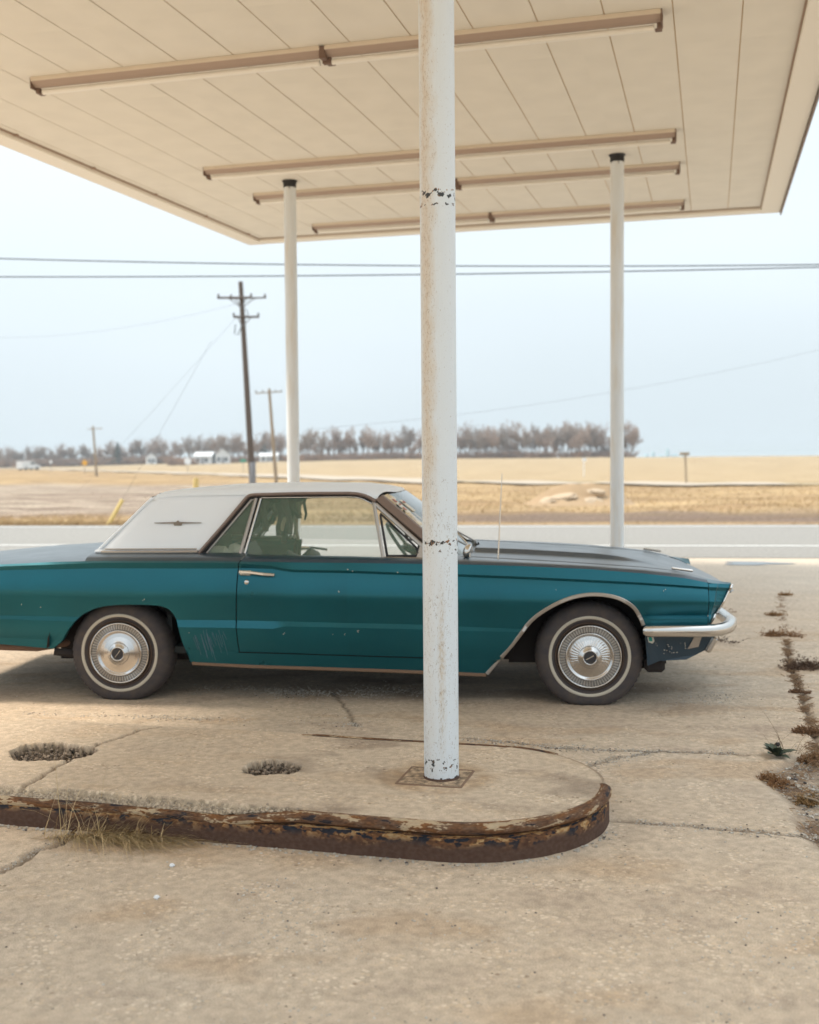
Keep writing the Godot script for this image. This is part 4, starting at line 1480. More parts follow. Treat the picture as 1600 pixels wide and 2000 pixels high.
		for i in 9:
			var t := i / 8.0
			var p0 := Vector3(lerpf(0.140, 0.585, t), lerpf(1.226, 0.862, t), (zw(lerpf(1.226, 0.862, t)) - 0.004) * s)
			var p1 := Vector3(lerpf(0.178, 0.640, t), lerpf(1.250, 0.872, t), (zw(lerpf(1.250, 0.872, t)) - 0.014) * s)
			var p2 := p1 + Vector3(0.004, 0.004, -0.035 * s)
			var p3 := p0 + Vector3(-0.03, -0.02, -0.04 * s)
			pil.append([p0, p1, p2, p3])
		b.grid(pil, true)
		part("windscreen_pillar", b.done(), M.bronze_trim, car)
	# windscreen
	b = MB.new()
	b.sg(9)
	var rows := []
	for i in 9:
		var t := i / 8.0
		var row := []
		for k in 13:
			var z := lerpf(-1.0, 1.0, k / 12.0)
			var top_p := Vector3(0.245 - 0.075 * pow(absf(z), 3.0), 1.258 - 0.008 * z * z, 0.625 * z)
			var bot := Vector3(0.700 - 0.12 * z * z, 0.868, 0.765 * z)
			var p := top_p.lerp(bot, t)
			p += Vector3(0.012, 0.018, 0) * sin(PI * t)
			row.append(p)
		rows.append(row)
	b.grid(rows)
	part("windscreen", b.done(), M.glass, car)
	# old stickers behind the glass at its top corner
	b = MB.new()
	var q := func(t: float, z: float) -> Vector3:
		return Vector3(0.245 - 0.075 * pow(absf(z), 3.0), 1.258 - 0.008 * z * z, 0.625 * z).lerp(Vector3(0.700 - 0.12 * z * z, 0.868, 0.765 * z), t) + Vector3(0.012, 0.018, 0) * sin(PI * t) + Vector3(0.003, 0.004, 0)
	b.quad(q.call(0.08, 0.94), q.call(0.08, 0.86), q.call(0.34, 0.86), q.call(0.34, 0.94))
	part("windscreen_sticker", b.done(), M.paper, car)
	b = MB.new()
	b.quad(q.call(0.13, 0.78), q.call(0.13, 0.70), q.call(0.33, 0.70), q.call(0.33, 0.78))
	part("windscreen_sticker", b.done(), M.paper, car)
	for r in [[0.10, 0.93, 0.16, 0.895], [0.19, 0.92, 0.21, 0.875], [0.25, 0.93, 0.30, 0.90], [0.16, 0.765, 0.19, 0.715]]:
		b = MB.new()
		b.quad(q.call(r[0], r[1]) + Vector3(0.002, 0.003, 0), q.call(r[0], r[3]) + Vector3(0.002, 0.003, 0), q.call(r[2], r[3]) + Vector3(0.002, 0.003, 0), q.call(r[2], r[1]) + Vector3(0.002, 0.003, 0))
		part("sticker_print", b.done(), M.red_print, car)

func bumper_rows(path: Array, hgt: float, depth: float) -> Array:
	var rows := []
	for i in path.size():
		var t: Vector3 = (path[mini(i + 1, path.size() - 1)] - path[maxi(i - 1, 0)])
		t.y = 0
		t = t.normalized()
		var n := Vector3(-t.z, 0, t.x)
		var row := []
		for k in 16:
			var a := TAU * k / 16.0
			var e := 1.0 if i > 0 and i < path.size() - 1 else 0.55
			row.append(path[i] + (n * signf(cos(a)) * pow(absf(cos(a)), 0.8) * depth + Vector3.UP * signf(sin(a)) * pow(absf(sin(a)), 0.7) * hgt) * e)
		rows.append(row)
	return rows

func build_front(car: Node3D) -> void:
	# bumper wraps from one arch to the other
	var half := [Vector3(1.742, .463, .955), Vector3(1.757, .464, .962), Vector3(1.80, .465, .968), Vector3(1.95, .466, .968), Vector3(2.06, .466, .962), Vector3(2.13, .466, .945), Vector3(2.185, .466, .905), Vector3(2.225, .466, .845), Vector3(2.258, .463, .76), Vector3(2.30, .455, .60), Vector3(2.34, .440, .40), Vector3(2.36, .425, .2)]
	var path := half.duplicate()
	path.append(Vector3(2.368, .42, 0))
	for k in range(half.size() - 1, -1, -1): path.append(Vector3(half[k].x, half[k].y, -half[k].z))
	var b := MB.new()
	b.sg(4)
	var rows := bumper_rows(path, 0.036, 0.036)
	b.grid(rows, true)
	for e in [0, rows.size() - 1]:
		for k in range(1, 15): b.tri(rows[e][0], rows[e][k], rows[e][k + 1])
	part("front_bumper", b.done(), M.chrome, car)
	# dark grille behind the lip
	b = MB.new()
	var g := []
	for k in 17:
		var z := lerpf(-0.80, 0.80, k / 16.0)
		g.append([Vector3(nose_x(z) - 0.05, lt(HOOD_C, 2.36) - 0.03, z), Vector3(nose_x(z) - 0.16, 0.46, z)])
	b.grid(g)
	part("grille", b.done(), M.gasket, car)
	# valance under the bumper
	b = MB.new()
	var vl := []
	for s in [1.0, -1.0]:
		vl = [Vector3(1.770, .245, .885 * s), Vector3(1.752, .45, .915 * s), Vector3(2.10, .45, .895 * s), Vector3(2.150, .40, .88 * s), Vector3(2.118, .345, .87 * s), Vector3(2.054, .312, .87 * s), Vector3(1.995, .282, .875 * s), Vector3(1.842, .275, .88 * s)]
		b.poly(vl, Vector3(0, 0, s), -0.02)
	var low := []
	for p in [Vector2(2.150, .40), Vector2(2.118, .345), Vector2(2.054, .312), Vector2(1.995, .282), Vector2(1.842, .275)]:
		low.append([Vector3(p.x, p.y + 0.004, .865), Vector3(p.x + 0.06, p.y + 0.02, .3), Vector3(p.x + 0.06, p.y + 0.02, -.3), Vector3(p.x, p.y + 0.004, -.865)])
	b.grid(low)
	part("valance", b.done(), M.teal_dark, car)
	for s in [1.0, -1.0]:
		b = MB.new()
		b.poly([Vector3(2.040, .425, .896 * s), Vector3(2.080, .425, .896 * s), Vector3(2.062, .362, .888 * s), Vector3(2.000, .348, .888 * s)], Vector3(0, 0, s), 0.006)
		part("side_lamp", b.done(), M.dull_chrome, car)
		b = MB.new()
		b.box(Vector3(2.135, .375, .885 * s), Vector3(0.036, 0.10, 0.05), 0.01, Basis(Vector3.BACK, -0.5))
		part("bumper_guard", b.done(), M.chrome, car)
		b = MB.new()
		b.poly([Vector3(1.765, .42, .915 * s), Vector3(1.782, .432, .915 * s), Vector3(1.80, .42, .914 * s), Vector3(1.806, .395, .912 * s), Vector3(1.795, .382, .910 * s), Vector3(1.772, .390, .912 * s)], Vector3(0, 0, s), 0.004)
		part("bare_patch", b.done(), M.primer, car)
		b = MB.new()
		b.poly([Vector3(1.771, .415, .919 * s), Vector3(1.782, .428, .919 * s), Vector3(1.792, .414, .918 * s), Vector3(1.794, .396, .917 * s), Vector3(1.776, .397, .917 * s)], Vector3(0, 0, s), 0.003)
		part("old_paint", b.done(), M.bright_teal, car)
	# chips of paint knocked off the valance and the side
	b = MB.new()
	var r := RandomNumberGenerator.new(); r.seed = 8
	for k in 26:
		var x := r.randf_range(1.79, 2.0)
		var y := r.randf_range(0.305, 0.40) if k > 8 else r.randf_range(0.36, 0.39)
		if k < 6: x = r.randf_range(1.775, 1.82)
		b.box(Vector3(x, y, lerpf(0.879, 0.906, (y - 0.275) / 0.155)), Vector3(r.randf_range(0.003, 0.010), r.randf_range(0.002, 0.005), 0.004), 0.001, Basis(Vector3.BACK, r.randf_range(-0.6, 0.6)))
	for c in [[-.385, .432], [-.395, .425], [.06, .455], [.063, .444], [-.02, .43], [-.09, .429], [.005, .815], [.03, .806], [-1.245, .635], [-.05, .688], [-.45, .395], [1.23, .70], [1.86, .70], [-1.9, .585], [-.975, .43], [.3, .80], [-2.02, .60]]:
		for j in 2:
			var x: float = c[0] + r.randf_range(-0.006, 0.006)
			var y: float = c[1] + r.randf_range(-0.006, 0.006)
			b.box(Vector3(x, y, side_z(keys(x), y) + 0.0035), Vector3(r.randf_range(0.002, 0.008), r.randf_range(0.002, 0.004), 0.006), 0.001, Basis(Vector3.BACK, r.randf_range(-1, 1)))
	part("paint_chip", b.done(), M.primer, car).set_meta("kind", "stuff")
	# scrapes down the panel behind the rear wheel
	b = MB.new()
	for k in 22:
		var x := r.randf_range(-0.975, -0.76)
		var y0 := r.randf_range(0.40, 0.455)
		var y1 := y0 - r.randf_range(0.05, 0.17)
		var pts := []
		for i in 6:
			var y := lerpf(y0, maxf(y1, 0.25), i / 5.0)
			pts.append(Vector3(x + 0.02 * (i / 5.0) + r.randf_range(-0.001, 0.001), y, side_z(keys(-0.8), y) + 0.0092 * sin(PI * clampf((lt(C4, x) - y) / maxf(lt(C4, x) - lt(C5, x), 0.01), 0, 1))))
		b.strip(pts, [Vector3(0, 0, 1)], 0.0016, 0.0016)
	part("scrape", b.done(), M.scrape, car).set_meta("kind", "stuff")
	# exhaust at the tail
	b = MB.new()
	b.tube([Vector3(-2.86, .312, .72), Vector3(-2.3, .306, .72), Vector3(-2.02, .300, .72), Vector3(-1.95, .305, .66), Vector3(-1.7, .33, .45)], 0.026, 10)
	part("exhaust", b.done(), M.exhaust, car)
	b = MB.new()
	var rb := [Vector3(-2.55, .47, .93), Vector3(-2.80, .47, .86), Vector3(-2.90, .47, .74), Vector3(-2.93, .47, .3), Vector3(-2.93, .47, -.3), Vector3(-2.90, .47, -.74), Vector3(-2.80, .47, -.86), Vector3(-2.55, .47, -.93)]
	rb.reverse()
	b.sg(4)
	b.grid(bumper_rows(rb, 0.06, 0.04), true)
	part("rear_bumper", b.done(), M.chrome, car)

func build_cabin(car: Node3D) -> void:
	var b := MB.new()
	b.box(Vector3(-0.45, 0.30, 0), Vector3(2.2, 0.04, 1.55))
	b.box(Vector3(-0.05, 0.58, 0.775), Vector3(1.3, 0.56, 0.02))
	b.box(Vector3(-0.05, 0.47, -0.775), Vector3(1.3, 0.36, 0.02))
	b.box(Vector3(-1.15, 0.62, 0), Vector3(0.03, 0.6, 1.5))
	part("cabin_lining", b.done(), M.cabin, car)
	# headlining
	b = MB.new()
	b.sg(3)
	var rows := []
	for i in 13:
		var x := lerpf(-1.22, 0.16, i / 12.0)
		rows.append([Vector3(x, roof_edge(x) - 0.030, 0.61), Vector3(x, roof_y(x) - 0.035, 0.48), Vector3(x, roof_y(x) - 0.03, 0), Vector3(x, roof_y(x) - 0.035, -0.48), Vector3(x, roof_edge(x) - 0.030, -0.61)])
	b.grid(rows)
	for s in [1.0, -1.0]:
		b.poly([Vector3(-1.52, 0.92, 0.70 * s), Vector3(-0.97, 0.92, 0.72 * s), Vector3(-0.70, 1.22, 0.61 * s), Vector3(-1.27, 1.22, 0.60 * s)], Vector3(0, 0, s), 0.004)
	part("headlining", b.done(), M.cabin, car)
	# torn lining hanging in strips
	var r := RandomNumberGenerator.new(); r.seed = 91
	for k in 26:
		b = MB.new()
		var x := r.randf_range(-0.64, -0.44)
		var z := r.randf_range(-0.25, 0.52)
		var len := r.randf_range(0.10, 0.24) if k % 4 else r.randf_range(0.22, 0.33)
		var w := r.randf_range(0.012, 0.040)
		var lean := r.randf_range(-0.10, 0.10)
		var pl := []
		for i in 6:
			var t := i / 5.0
			var c := Vector3(x + lean * t * t * 0.6 + 0.010 * sin(t * 7.0 + k), 1.255 - len * t, z + r.randf_range(-0.012, 0.012))
			var ww := w * (1.0 - 0.45 * t)
			pl.append([c - Vector3(ww, 0, 0.006), c + Vector3(0, 0, 0.008), c + Vector3(ww, 0, -0.004)])
		b.sg(3)
		b.grid(pl)
		part("torn_lining", b.done(), M.rag_pale if k in [4, 12, 19] else M.rag, car)
	b = MB.new()
	rows = []
	for i in 9:
		var row := []
		for k in 9:
			var x := lerpf(-0.70, -0.22, k / 8.0)
			row.append(Vector3(x, 1.262 - 0.055 * sin(PI * k / 8.0) * (0.7 + 0.5 * sin(i * 1.7)) - 0.012 * sin(k * 2.3 + i), lerpf(-0.45, 0.5, i / 8.0)))
		rows.append(row)
	b.sg(3)
	b.grid(rows)
	part("torn_lining", b.done(), M.rag, car)
	# seats
	b = MB.new()
	b.box(Vector3(-0.98, 0.67, 0), Vector3(0.17, 0.44, 1.36), 0.07, Basis(Vector3.BACK, -0.25))
	b.box(Vector3(-0.70, 0.50, 0), Vector3(0.5, 0.2, 1.3), 0.06)
	part("rear_seat", b.done(), M.seat_grey, car)
	b = MB.new()
	b.box(Vector3(-0.88, 0.86, 0.56), Vector3(0.16, 0.14, 0.10), 0.04)
	b.box(Vector3(-0.78, 0.87, 0.50), Vector3(0.11, 0.15, 0.12), 0.04, Basis(Vector3.BACK, 0.35))
	part("seat_cover", b.done(), M.cream, car)
	for s in [1.0, -1.0]:
		var seat := Node3D.new(); seat.name = "front_seat"; car.add_child(seat, true)
		b = MB.new()
		rows = []
		b.sg(3)
		for i in 11:
			var y := lerpf(0.45, 0.888 if s > 0.0 else 0.845, i / 10.0)
			var k := sqrt(maxf(0.0, 1.0 - pow(i / 10.0, 6.0)))
			var row := []
			for j in 14:
				var a := TAU * j / 14.0
				row.append(Vector3(-0.40 - 0.16 * (y - 0.45) + cos(a) * 0.075 * maxf(k, 0.05), y, 0.37 * s + sin(a) * 0.26 * maxf(k, 0.05)))
			rows.append(row)
		b.grid(rows, true)
		part("backrest", b.done(), M.seat_grey, seat)
		b = MB.new()
		b.box(Vector3(-0.14, 0.46, 0.37 * s), Vector3(0.52, 0.18, 0.54), 0.06)
		part("cushion", b.done(), M.seat_grey, seat)
	b = MB.new()
	b.box(Vector3(0.50, 0.80, 0), Vector3(0.34, 0.12, 1.46), 0.05)
	b.box(Vector3(0.40, 0.86, -0.40), Vector3(0.16, 0.08, 0.40), 0.03)
	b.box(Vector3(0.55, 0.60, 0), Vector3(0.1, 0.5, 1.46))
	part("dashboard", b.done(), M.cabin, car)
	b = MB.new()
	var wb := Basis(Vector3.BACK, 0.62)
	var ring := []
	for k in 29:
		var a := TAU * k / 28.0
		ring.append(Vector3(0.20, 0.86, -0.40) + wb * Vector3(0, cos(a) * 0.19, sin(a) * 0.19))
	b.tube(ring, 0.012, 8, false)
	b.tube([Vector3(0.20, 0.86, -0.59), Vector3(0.215, 0.855, -0.40), Vector3(0.20, 0.86, -0.21)], 0.014, 8)
	b.tube([Vector3(0.20, 0.86, -0.40), Vector3(0.50, 0.72, -0.40)], 0.03, 10)
	part("steering_wheel", b.done(), M.hub_black, car)
	b = MB.new()
	b.box(Vector3(0.22, 1.16, 0.0), Vector3(0.02, 0.06, 0.24), 0.008)
	b.tube([Vector3(0.24, 1.25, 0), Vector3(0.225, 1.17, 0)], 0.008, 6)
	part("inside_mirror", b.done(), M.hub_black, car)

func build_under(car: Node3D) -> void:
	var b := MB.new()
	b.box(Vector3(0.0, 0.27, 0), Vector3(1.70, 0.10, 1.62))
	b.box(Vector3(0.0, 0.25, 0), Vector3(2.3, 0.10, 0.90))
	b.box(Vector3(-0.3, 0.40, 0), Vector3(4.7, 0.10, 0.90))
	b.box(Vector3(-2.32, 0.43, 0), Vector3(0.86, 0.10, 1.60))
	b.box(Vector3(1.95, 0.42, 0), Vector3(0.36, 0.10, 1.70))
	for s in [1.0, -1.0]:
		for x in [-1.4345, 1.4345]:
			b.box(Vector3(x, 0.46, 0.60 * s), Vector3(0.96, 0.50, 0.02))
	part("underbody", b.done(), M.under, car)
	for s in [1.0, -1.0]:
		for x in [-1.4345, 1.4345]:
			b = MB.new()
			var rows := []
			for k in 17:
				var a := PI * k / 16.0
				var c := Vector3(x - cos(a) * 0.45, 0.325 + sin(a) * (0.32 if x < 0.0 else 0.38), 0)
				rows.append([c + Vector3(0, 0, 0.90 * s), c + Vector3(0, 0, 0.58 * s)])
			b.sg(3)
			b.grid(rows)
			part("wheel_well", b.done(), M.well, car)
	b = MB.new()
	for s in [1.0, -1.0]:
		b.tube([Vector3(1.43, 0.30, 0.70 * s), Vector3(1.72, 0.21, 0.66 * s), Vector3(1.83, 0.225, 0.60 * s)], 0.035, 8)
		b.box(Vector3(1.82, 0.24, 0.74 * s), Vector3(0.12, 0.09, 0.2), 0.02)
		b.tube([Vector3(-1.86, 0.295, 0.84 * s), Vector3(-1.7, 0.27, 0.80 * s), Vector3(-1.43, 0.285, 0.70 * s)], 0.024, 8)
	b.tube([Vector3(-1.4345, 0.293, -0.8), Vector3(-1.4345, 0.293, 0.8)], 0.045, 10)
	b.tube([Vector3(1.4345, 0.293, -0.8), Vector3(1.4345, 0.293, 0.8)], 0.04, 10)
	part("axle", b.done(), M.under, car)

func build_wheel(car: Node3D, x: float, s: float) -> void:
	var w := Node3D.new(); w.name = "wheel"; car.add_child(w, true)
	w.position = Vector3(x, 0.293, 0.86 * s)
	var bs := Basis(Vector3.RIGHT, PI / 2 * s)      # its y axis points out of the car
	var front := x > 0.0
	# tyre, squashed where it stands; shoulder blocks cut into the tread
	var prof := [Vector2(0.200, -0.012), Vector2(0.214, -0.002), Vector2(0.232, 0.004), Vector2(0.255, 0.0045), Vector2(0.278, 0.001), Vector2(0.296, -0.008), Vector2(0.309, -0.022), Vector2(0.317, -0.040), Vector2(0.322, -0.060), Vector2(0.324, -0.105), Vector2(0.322, -0.150), Vector2(0.309, -0.188), Vector2(0.255, -0.212), Vector2(0.200, -0.198)]
	var b := MB.new()
	b.sg(3)
	var n := 168
	var rows := []
	for k in n + 1:
		var a := TAU * (k % n) / n
		var row := []
		for i in prof.size():
			var r: float = prof[i].x
			var o: float = prof[i].y
			if i in [6, 7, 8, 9, 10] and k % 3 == 0: r -= 0.005
			var p := bs * Vector3(sin(a) * r, o, cos(a) * r)
			if p.y < -0.2935:
				var over := -0.2935 - p.y
				p.y = -0.2935
				p.z += signf(o + 0.105) * over * 0.35 * s
			elif p.y < -0.20 and i < 7: p.z += (-0.20 - p.y) * 0.10 * s
			row.append(p)
		rows.append(row)
	b.grid(rows)
	part("tyre", b.done(), M.tyre, w)
	b = MB.new()
	b.lathe([Vector2(0.2235, 0.0035), Vector2(0.225, 0.0065), Vector2(0.232, 0.0085), Vector2(0.240, 0.0085), Vector2(0.2425, 0.0055)], 72, bs)
	part("whitewall", b.done(), M.whitewall, w)
	b = MB.new()
	b.lathe([Vector2(0.205, -0.008), Vector2(0.203, 0.003), Vector2(0.198, 0.005), Vector2(0.194, -0.006), Vector2(0.188, -0.012), Vector2(0.10, -0.015), Vector2(0.0, -0.015)], 60, bs)
	part("rim", b.done(), M.rim_rust, w)
	# hub cap: rolled edge, a ring of fins, a stepped dish and a boss
	var cap := w
	b = MB.new()
	b.lathe([Vector2(0.189, -0.004), Vector2(0.1895, 0.008), Vector2(0.186, 0.014), Vector2(0.181, 0.0145), Vector2(0.177, 0.010), Vector2(0.176, 0.004)], 72, bs)
	b.lathe([Vector2(0.145, 0.006), Vector2(0.143, 0.014), Vector2(0.139, 0.017), Vector2(0.134, 0.016), Vector2(0.129, 0.009), Vector2(0.124, 0.007)], 72, bs)
	b.lathe([Vector2(0.068, 0.021), Vector2(0.0665, 0.027), Vector2(0.062, 0.029), Vector2(0.052, 0.033), Vector2(0.045, 0.043), Vector2(0.041, 0.045), Vector2(0.037, 0.043), Vector2(0.035, 0.036)], 48, bs)
	part("hubcap_ring", b.done(), M.hubcap, cap)
	b = MB.new()
	b.sg(-1)
	b.lathe([Vector2(0.177, 0.003), Vector2(0.145, 0.002)], 60, bs)
	part("hubcap_band", b.done(), M.hub_grey, cap)
	b = MB.new()
	for k in 64:
		var a := TAU * k / 64.0
		var fb := Basis(Vector3.BACK, a * s)
		b.box(fb * Vector3(0, 0.1605, 0) + Vector3(0, 0, 0.005 * s), Vector3(0.0090, 0.031, 0.009), 0.002, fb)
	part("hubcap_fins", b.done(), M.hubcap_dull, cap).set_meta("kind", "stuff")
	b = MB.new()
	b.sg(-1)
	rows = []
	for k in 81:
		var a := TAU * k / 80.0
		var up := (0.0013 if front else 0.0) if k % 2 == 0 else 0.0
		var row := []
		for q in [Vector2(0.1245, 0.007), Vector2(0.122, 0.005), Vector2(0.100, 0.009 + up), Vector2(0.075, 0.018 + up), Vector2(0.0675, 0.0215)]:
			row.append(bs * Vector3(sin(a) * q.x, q.y, cos(a) * q.x))
		rows.append(row)
	b.grid(rows)
	part("hubcap_dish", b.done(), M.hubcap, cap)
	b = MB.new()
	b.lathe([Vector2(0.0355, 0.037), Vector2(0.030, 0.037), Vector2(0.0, 0.039)], 32, bs)
	part("hubcap_boss", b.done(), M.hub_black, cap)
	b = MB.new()
	var ca := 0.5 if front else 0.9
	for k in [-1.0, 1.0]:
		var c = Vector3(cos(ca), sin(ca), 0) * 0.013 * k
		b.box(c + Vector3(0, 0, 0.0395 * s), Vector3(0.026, 0.006, 0.004), 0.001, Basis(Vector3.BACK, ca))
	part("hubcap_mark", b.done(), M.hubcap, cap)

# ---------------------------------------------------------------- small things on the ground
func blade(b: MB, root: Vector3, dir: Vector3, len: float, droop: float, w: float) -> void:
	var side := dir.cross(Vector3.UP).normalized() * w
	var p := root
	var d := dir.normalized()
	var rows := []
	for i in 5:
		var k := 1.0 - i / 4.0
		rows.append([p - side * k, p + side * k + Vector3(0, w * 0.3, 0)])
		p += d * len / 4.0
		if p.y < 0.004: p.y = 0.004 + 0.002 * i
		d = (d + Vector3.DOWN * droop).normalized()
	b.grid(rows)

func tuft(called: String, label: String, category: String, pos: Vector3, n: int, spread: Vector2, len: Vector2, c: Color, c2: Color, comb := Vector3.ZERO, up := 0.9, parent_group := "") -> Node3D:
	var o := thing(called, label, category, Transform3D(Basis.IDENTITY, pos), parent_group)
	var two := [MB.new(), MB.new()]
	for k in n:
		var root := Vector3(rng.randfn() * spread.x, 0.0, rng.randfn() * spread.y)
		var a := rng.randf() * TAU
		var d := Vector3(cos(a) * 0.7, up * rng.randf_range(0.3, 1.2), sin(a) * 0.7) + comb * rng.randf_range(0.4, 1.3)
		blade(two[k % 2], root, d, rng.randf_range(len.x, len.y), rng.randf_range(0.16, 0.55), rng.randf_range(0.0008, 0.0017))
	var cs := [c, c2]
	for i in 2:
		var m := mat(cs[i], 0.9, 0, 0.2)
		part("blades", two[i].done(), m, o).set_meta("kind", "stuff")
	return o

func weed(label: String, pos: Vector3, size: float, n: int, c: Color, group := "") -> void:
	# a dead, twiggy mat: short branching stalks with seed heads
	var o := thing("dead_weed", label, "weed", Transform3D(Basis.IDENTITY, pos), group)
	var b := MB.new()
	var l := MB.new()
	var heart := []
	for k in 5: heart.append(Vector3(rng.randfn() * size * 0.45, 0, rng.randfn() * size * 0.35))
	for k in n:
		var a := rng.randf() * TAU
		var h0: Vector3 = heart[mini(4, int(5.0 * rng.randf() * rng.randf()))]
		var p := h0 + Vector3(rng.randfn() * size * 0.22, 0.0, rng.randfn() * size * 0.16)
		var d := Vector3(cos(a) * rng.randf_range(0.2, 1.3), rng.randf_range(0.05, 0.5) if k % 9 else 1.6, sin(a) * rng.randf_range(0.2, 1.3)).normalized()
		var len := size * rng.randf_range(0.15, 0.60)
		var q := p + d * len * 0.6
		var e := q + (d + Vector3(rng.randf_range(-0.5, 0.5), rng.randf_range(-0.5, 0.2), rng.randf_range(-0.5, 0.5))) * len * 0.5
		b.tube([p, q, e], [0.0014, 0.0011, 0.0006], 3, false)
		for j in 5:
			var c0 := q.lerp(e, rng.randf())
			var t := Vector3(rng.randfn(), rng.randfn(), rng.randfn()) * 0.0055
			l.tri(c0, c0 + t, c0 + Vector3(t.y, t.z, t.x))
	part("stalks", b.done(), mat(c, 0.95, 0, 0.2), o)
	part("seed_heads", l.done(), mat(c * 0.75, 0.95, 0, 0.2), o).set_meta("kind", "stuff")

func build_details() -> void:
	# gravel: loose stones on the paving, thicker along cracks and in drifts
	var rocks := [rock_mesh(1), rock_mesh(2), rock_mesh(3)]
	var pl := [[], [], []]; var ti := [[], [], []]
	var put := func(x: float, z: float, s: float, y: float, pale: float) -> void:
		var k := rng.randi() % 3
		pl[k].append(Transform3D(Basis.from_euler(Vector3(rng.randf_range(-0.4, 0.4), rng.randf() * TAU, rng.randf_range(-0.4, 0.4))).scaled(Vector3(s, s * 0.7, s)), Vector3(x, y + s * 0.18, z)))
		var c := Color(0.40, 0.33, 0.25).lerp(Color(0.56, 0.53, 0.48), clampf(pale + rng.randf_range(-0.4, 0.4), 0, 1))
		if rng.randf() < 0.10: c = Color(0.14, 0.12, 0.11)
		ti[k].append(c * rng.randf_range(0.75, 1.1))
	for i in 9000:      # general scatter, sparse
		var z := -2.4 - 8.0 * pow(rng.randf(), 0.9)
		var x := rng.randf_range(-0.45, 0.5) * absf(z) * 0.95
		if in_island(x, z) or blot.get_noise_2d(x, z) + rng.randf() * 0.6 < 0.25: continue
		put.call(x, z, 0.003 + 0.007 * pow(rng.randf(), 4.0), 0.0, 0.4)
	for i in 2600:      # the worn foreground to the right shows pale aggregate
		var x := rng.randf_range(-0.6, 1.3); var z := rng.randf_range(-3.9, -2.6)
		if blot.get_noise_2d(x * 0.8 + 4.0, z) < -0.05: continue
		put.call(x, z, rng.randf_range(0.003, 0.009), -0.002, 0.75)
	var drift := func(a: Vector2, b: Vector2, w: float, n: int, s: float) -> void:
		for i in n:
			var p := a.lerp(b, rng.randf()) + Vector2(rng.randfn() * w * 0.6, rng.randfn() * w)
			if not in_island(p.x, p.y): put.call(p.x, p.y, s * (0.3 + 0.75 * pow(rng.randf(), 2.0)), -0.001, 0.55)
	drift.call(Vector2(-1.40, -7.15), Vector2(0.10, -7.05), 0.10, 2600, 0.011)     # under the car
	drift.call(Vector2(1.5, -6.75), Vector2(2.0, -6.9), 0.13, 700, 0.010)
	drift.call(Vector2(-2.3, -6.55), Vector2(-1.0, -6.33), 0.035, 500, 0.012)
	drift.call(Vector2(-1.0, -6.33), Vector2(-0.45, -6.25), 0.06, 260, 0.010)
	drift.call(Vector2(-0.45, -6.22), Vector2(-0.25, -6.18), 0.04, 220, 0.013)
	drift.call(Vector2(0.26, -5.86), Vector2(0.9, -5.62), 0.035, 700, 0.0105)
	drift.call(Vector2(0.9, -5.62), Vector2(1.60, -5.53), 0.03, 600, 0.010)
	drift.call(Vector2(0.80, -5.28), Vector2(1.22, -5.58), 0.035, 480, 0.010)
	drift.call(Vector2(0.9, -4.48), Vector2(1.58, -4.27), 0.024, 420, 0.010)
	drift.call(Vector2(-1.48, -4.0), Vector2(-1.36, -4.4), 0.016, 170, 0.009)
	for i in 420:       # along the foot of the steel edging
		var u := rng.randf_range(-2.4, 0.75)
		var p: Vector3
		if u < 0.1: p = BASE + U * u - V * (0.60 + absf(rng.randfn()) * 0.02)
		else:
			var a := (u - 0.1) / 0.65 * 1.45
			p = BASE + U * (0.1 + sin(a) * (0.60 + absf(rng.randfn()) * 0.02)) - V * (cos(a) * (0.60 + absf(rng.randfn()) * 0.02))
		put.call(p.x, p.z, rng.randf_range(0.004, 0.014), 0.0, 0.55)
	for i in 7000:      # the broken strip on the right is all gravel
		var x := 1.45 + 1.6 * pow(rng.randf(), 1.4); var z := rng.randf_range(-5.6, -3.6)
		if patch_depth(x, z) > 0.4: put.call(x, z, 0.005 + 0.018 * pow(rng.randf(), 3.0), -0.023, 0.6)
	for k in 3:
		var o := scatter("loose_gravel", rocks[k], M.stone, pl[k], ti[k])
		o.set_meta("label", "pale loose gravel strewn over the concrete paving")
		o.set_meta("category", "gravel")
	# a few stones big enough to count
	var spots := [[Vector2(-0.87, -4.02), 0.020, "white pebble in the left foreground beside the grass tuft"], [Vector2(-0.86, -3.72), 0.022, "white pebble lowest in the left foreground"], [Vector2(-0.58, -4.31), 0.026, "pale stone at the foot of the steel edging"], [Vector2(1.86, -5.66), 0.030, "dark lump on the paving by the green weed"]]
	for s in spots:
		var o := part("pebble", rock_mesh(int(s[1] * 1000.0) + 40, 0.18), M.sign_white if s[1] < 0.03 else M.gasket)
		o.transform = Transform3D(Basis.IDENTITY.scaled(Vector3.ONE * s[1]), Vector3(s[0].x, s[1] * 0.3, s[0].y))
		tag(o, s[2], "stone")
	# dry grass against the edging
	tuft("dry_grass_tuft", "matted tuft of dry straw grass against the island's steel edging", "grass tuft", Vector3(-1.27, 0.0, -4.345), 560, Vector2(0.080, 0.018), Vector2(0.16, 0.40), Color(0.66, 0.50, 0.29), Color(0.46, 0.34, 0.17), Vector3(1.25, 0.16, 0.40), 0.36)
	tuft("dry_grass_tuft", "second tuft of dry straw leaning right along the steel edging", "grass tuft", Vector3(-1.06, 0.0, -4.295), 460, Vector2(0.085, 0.016), Vector2(0.14, 0.36), Color(0.64, 0.48, 0.28), Color(0.44, 0.32, 0.16), Vector3(1.5, 0.06, 0.42), 0.28)
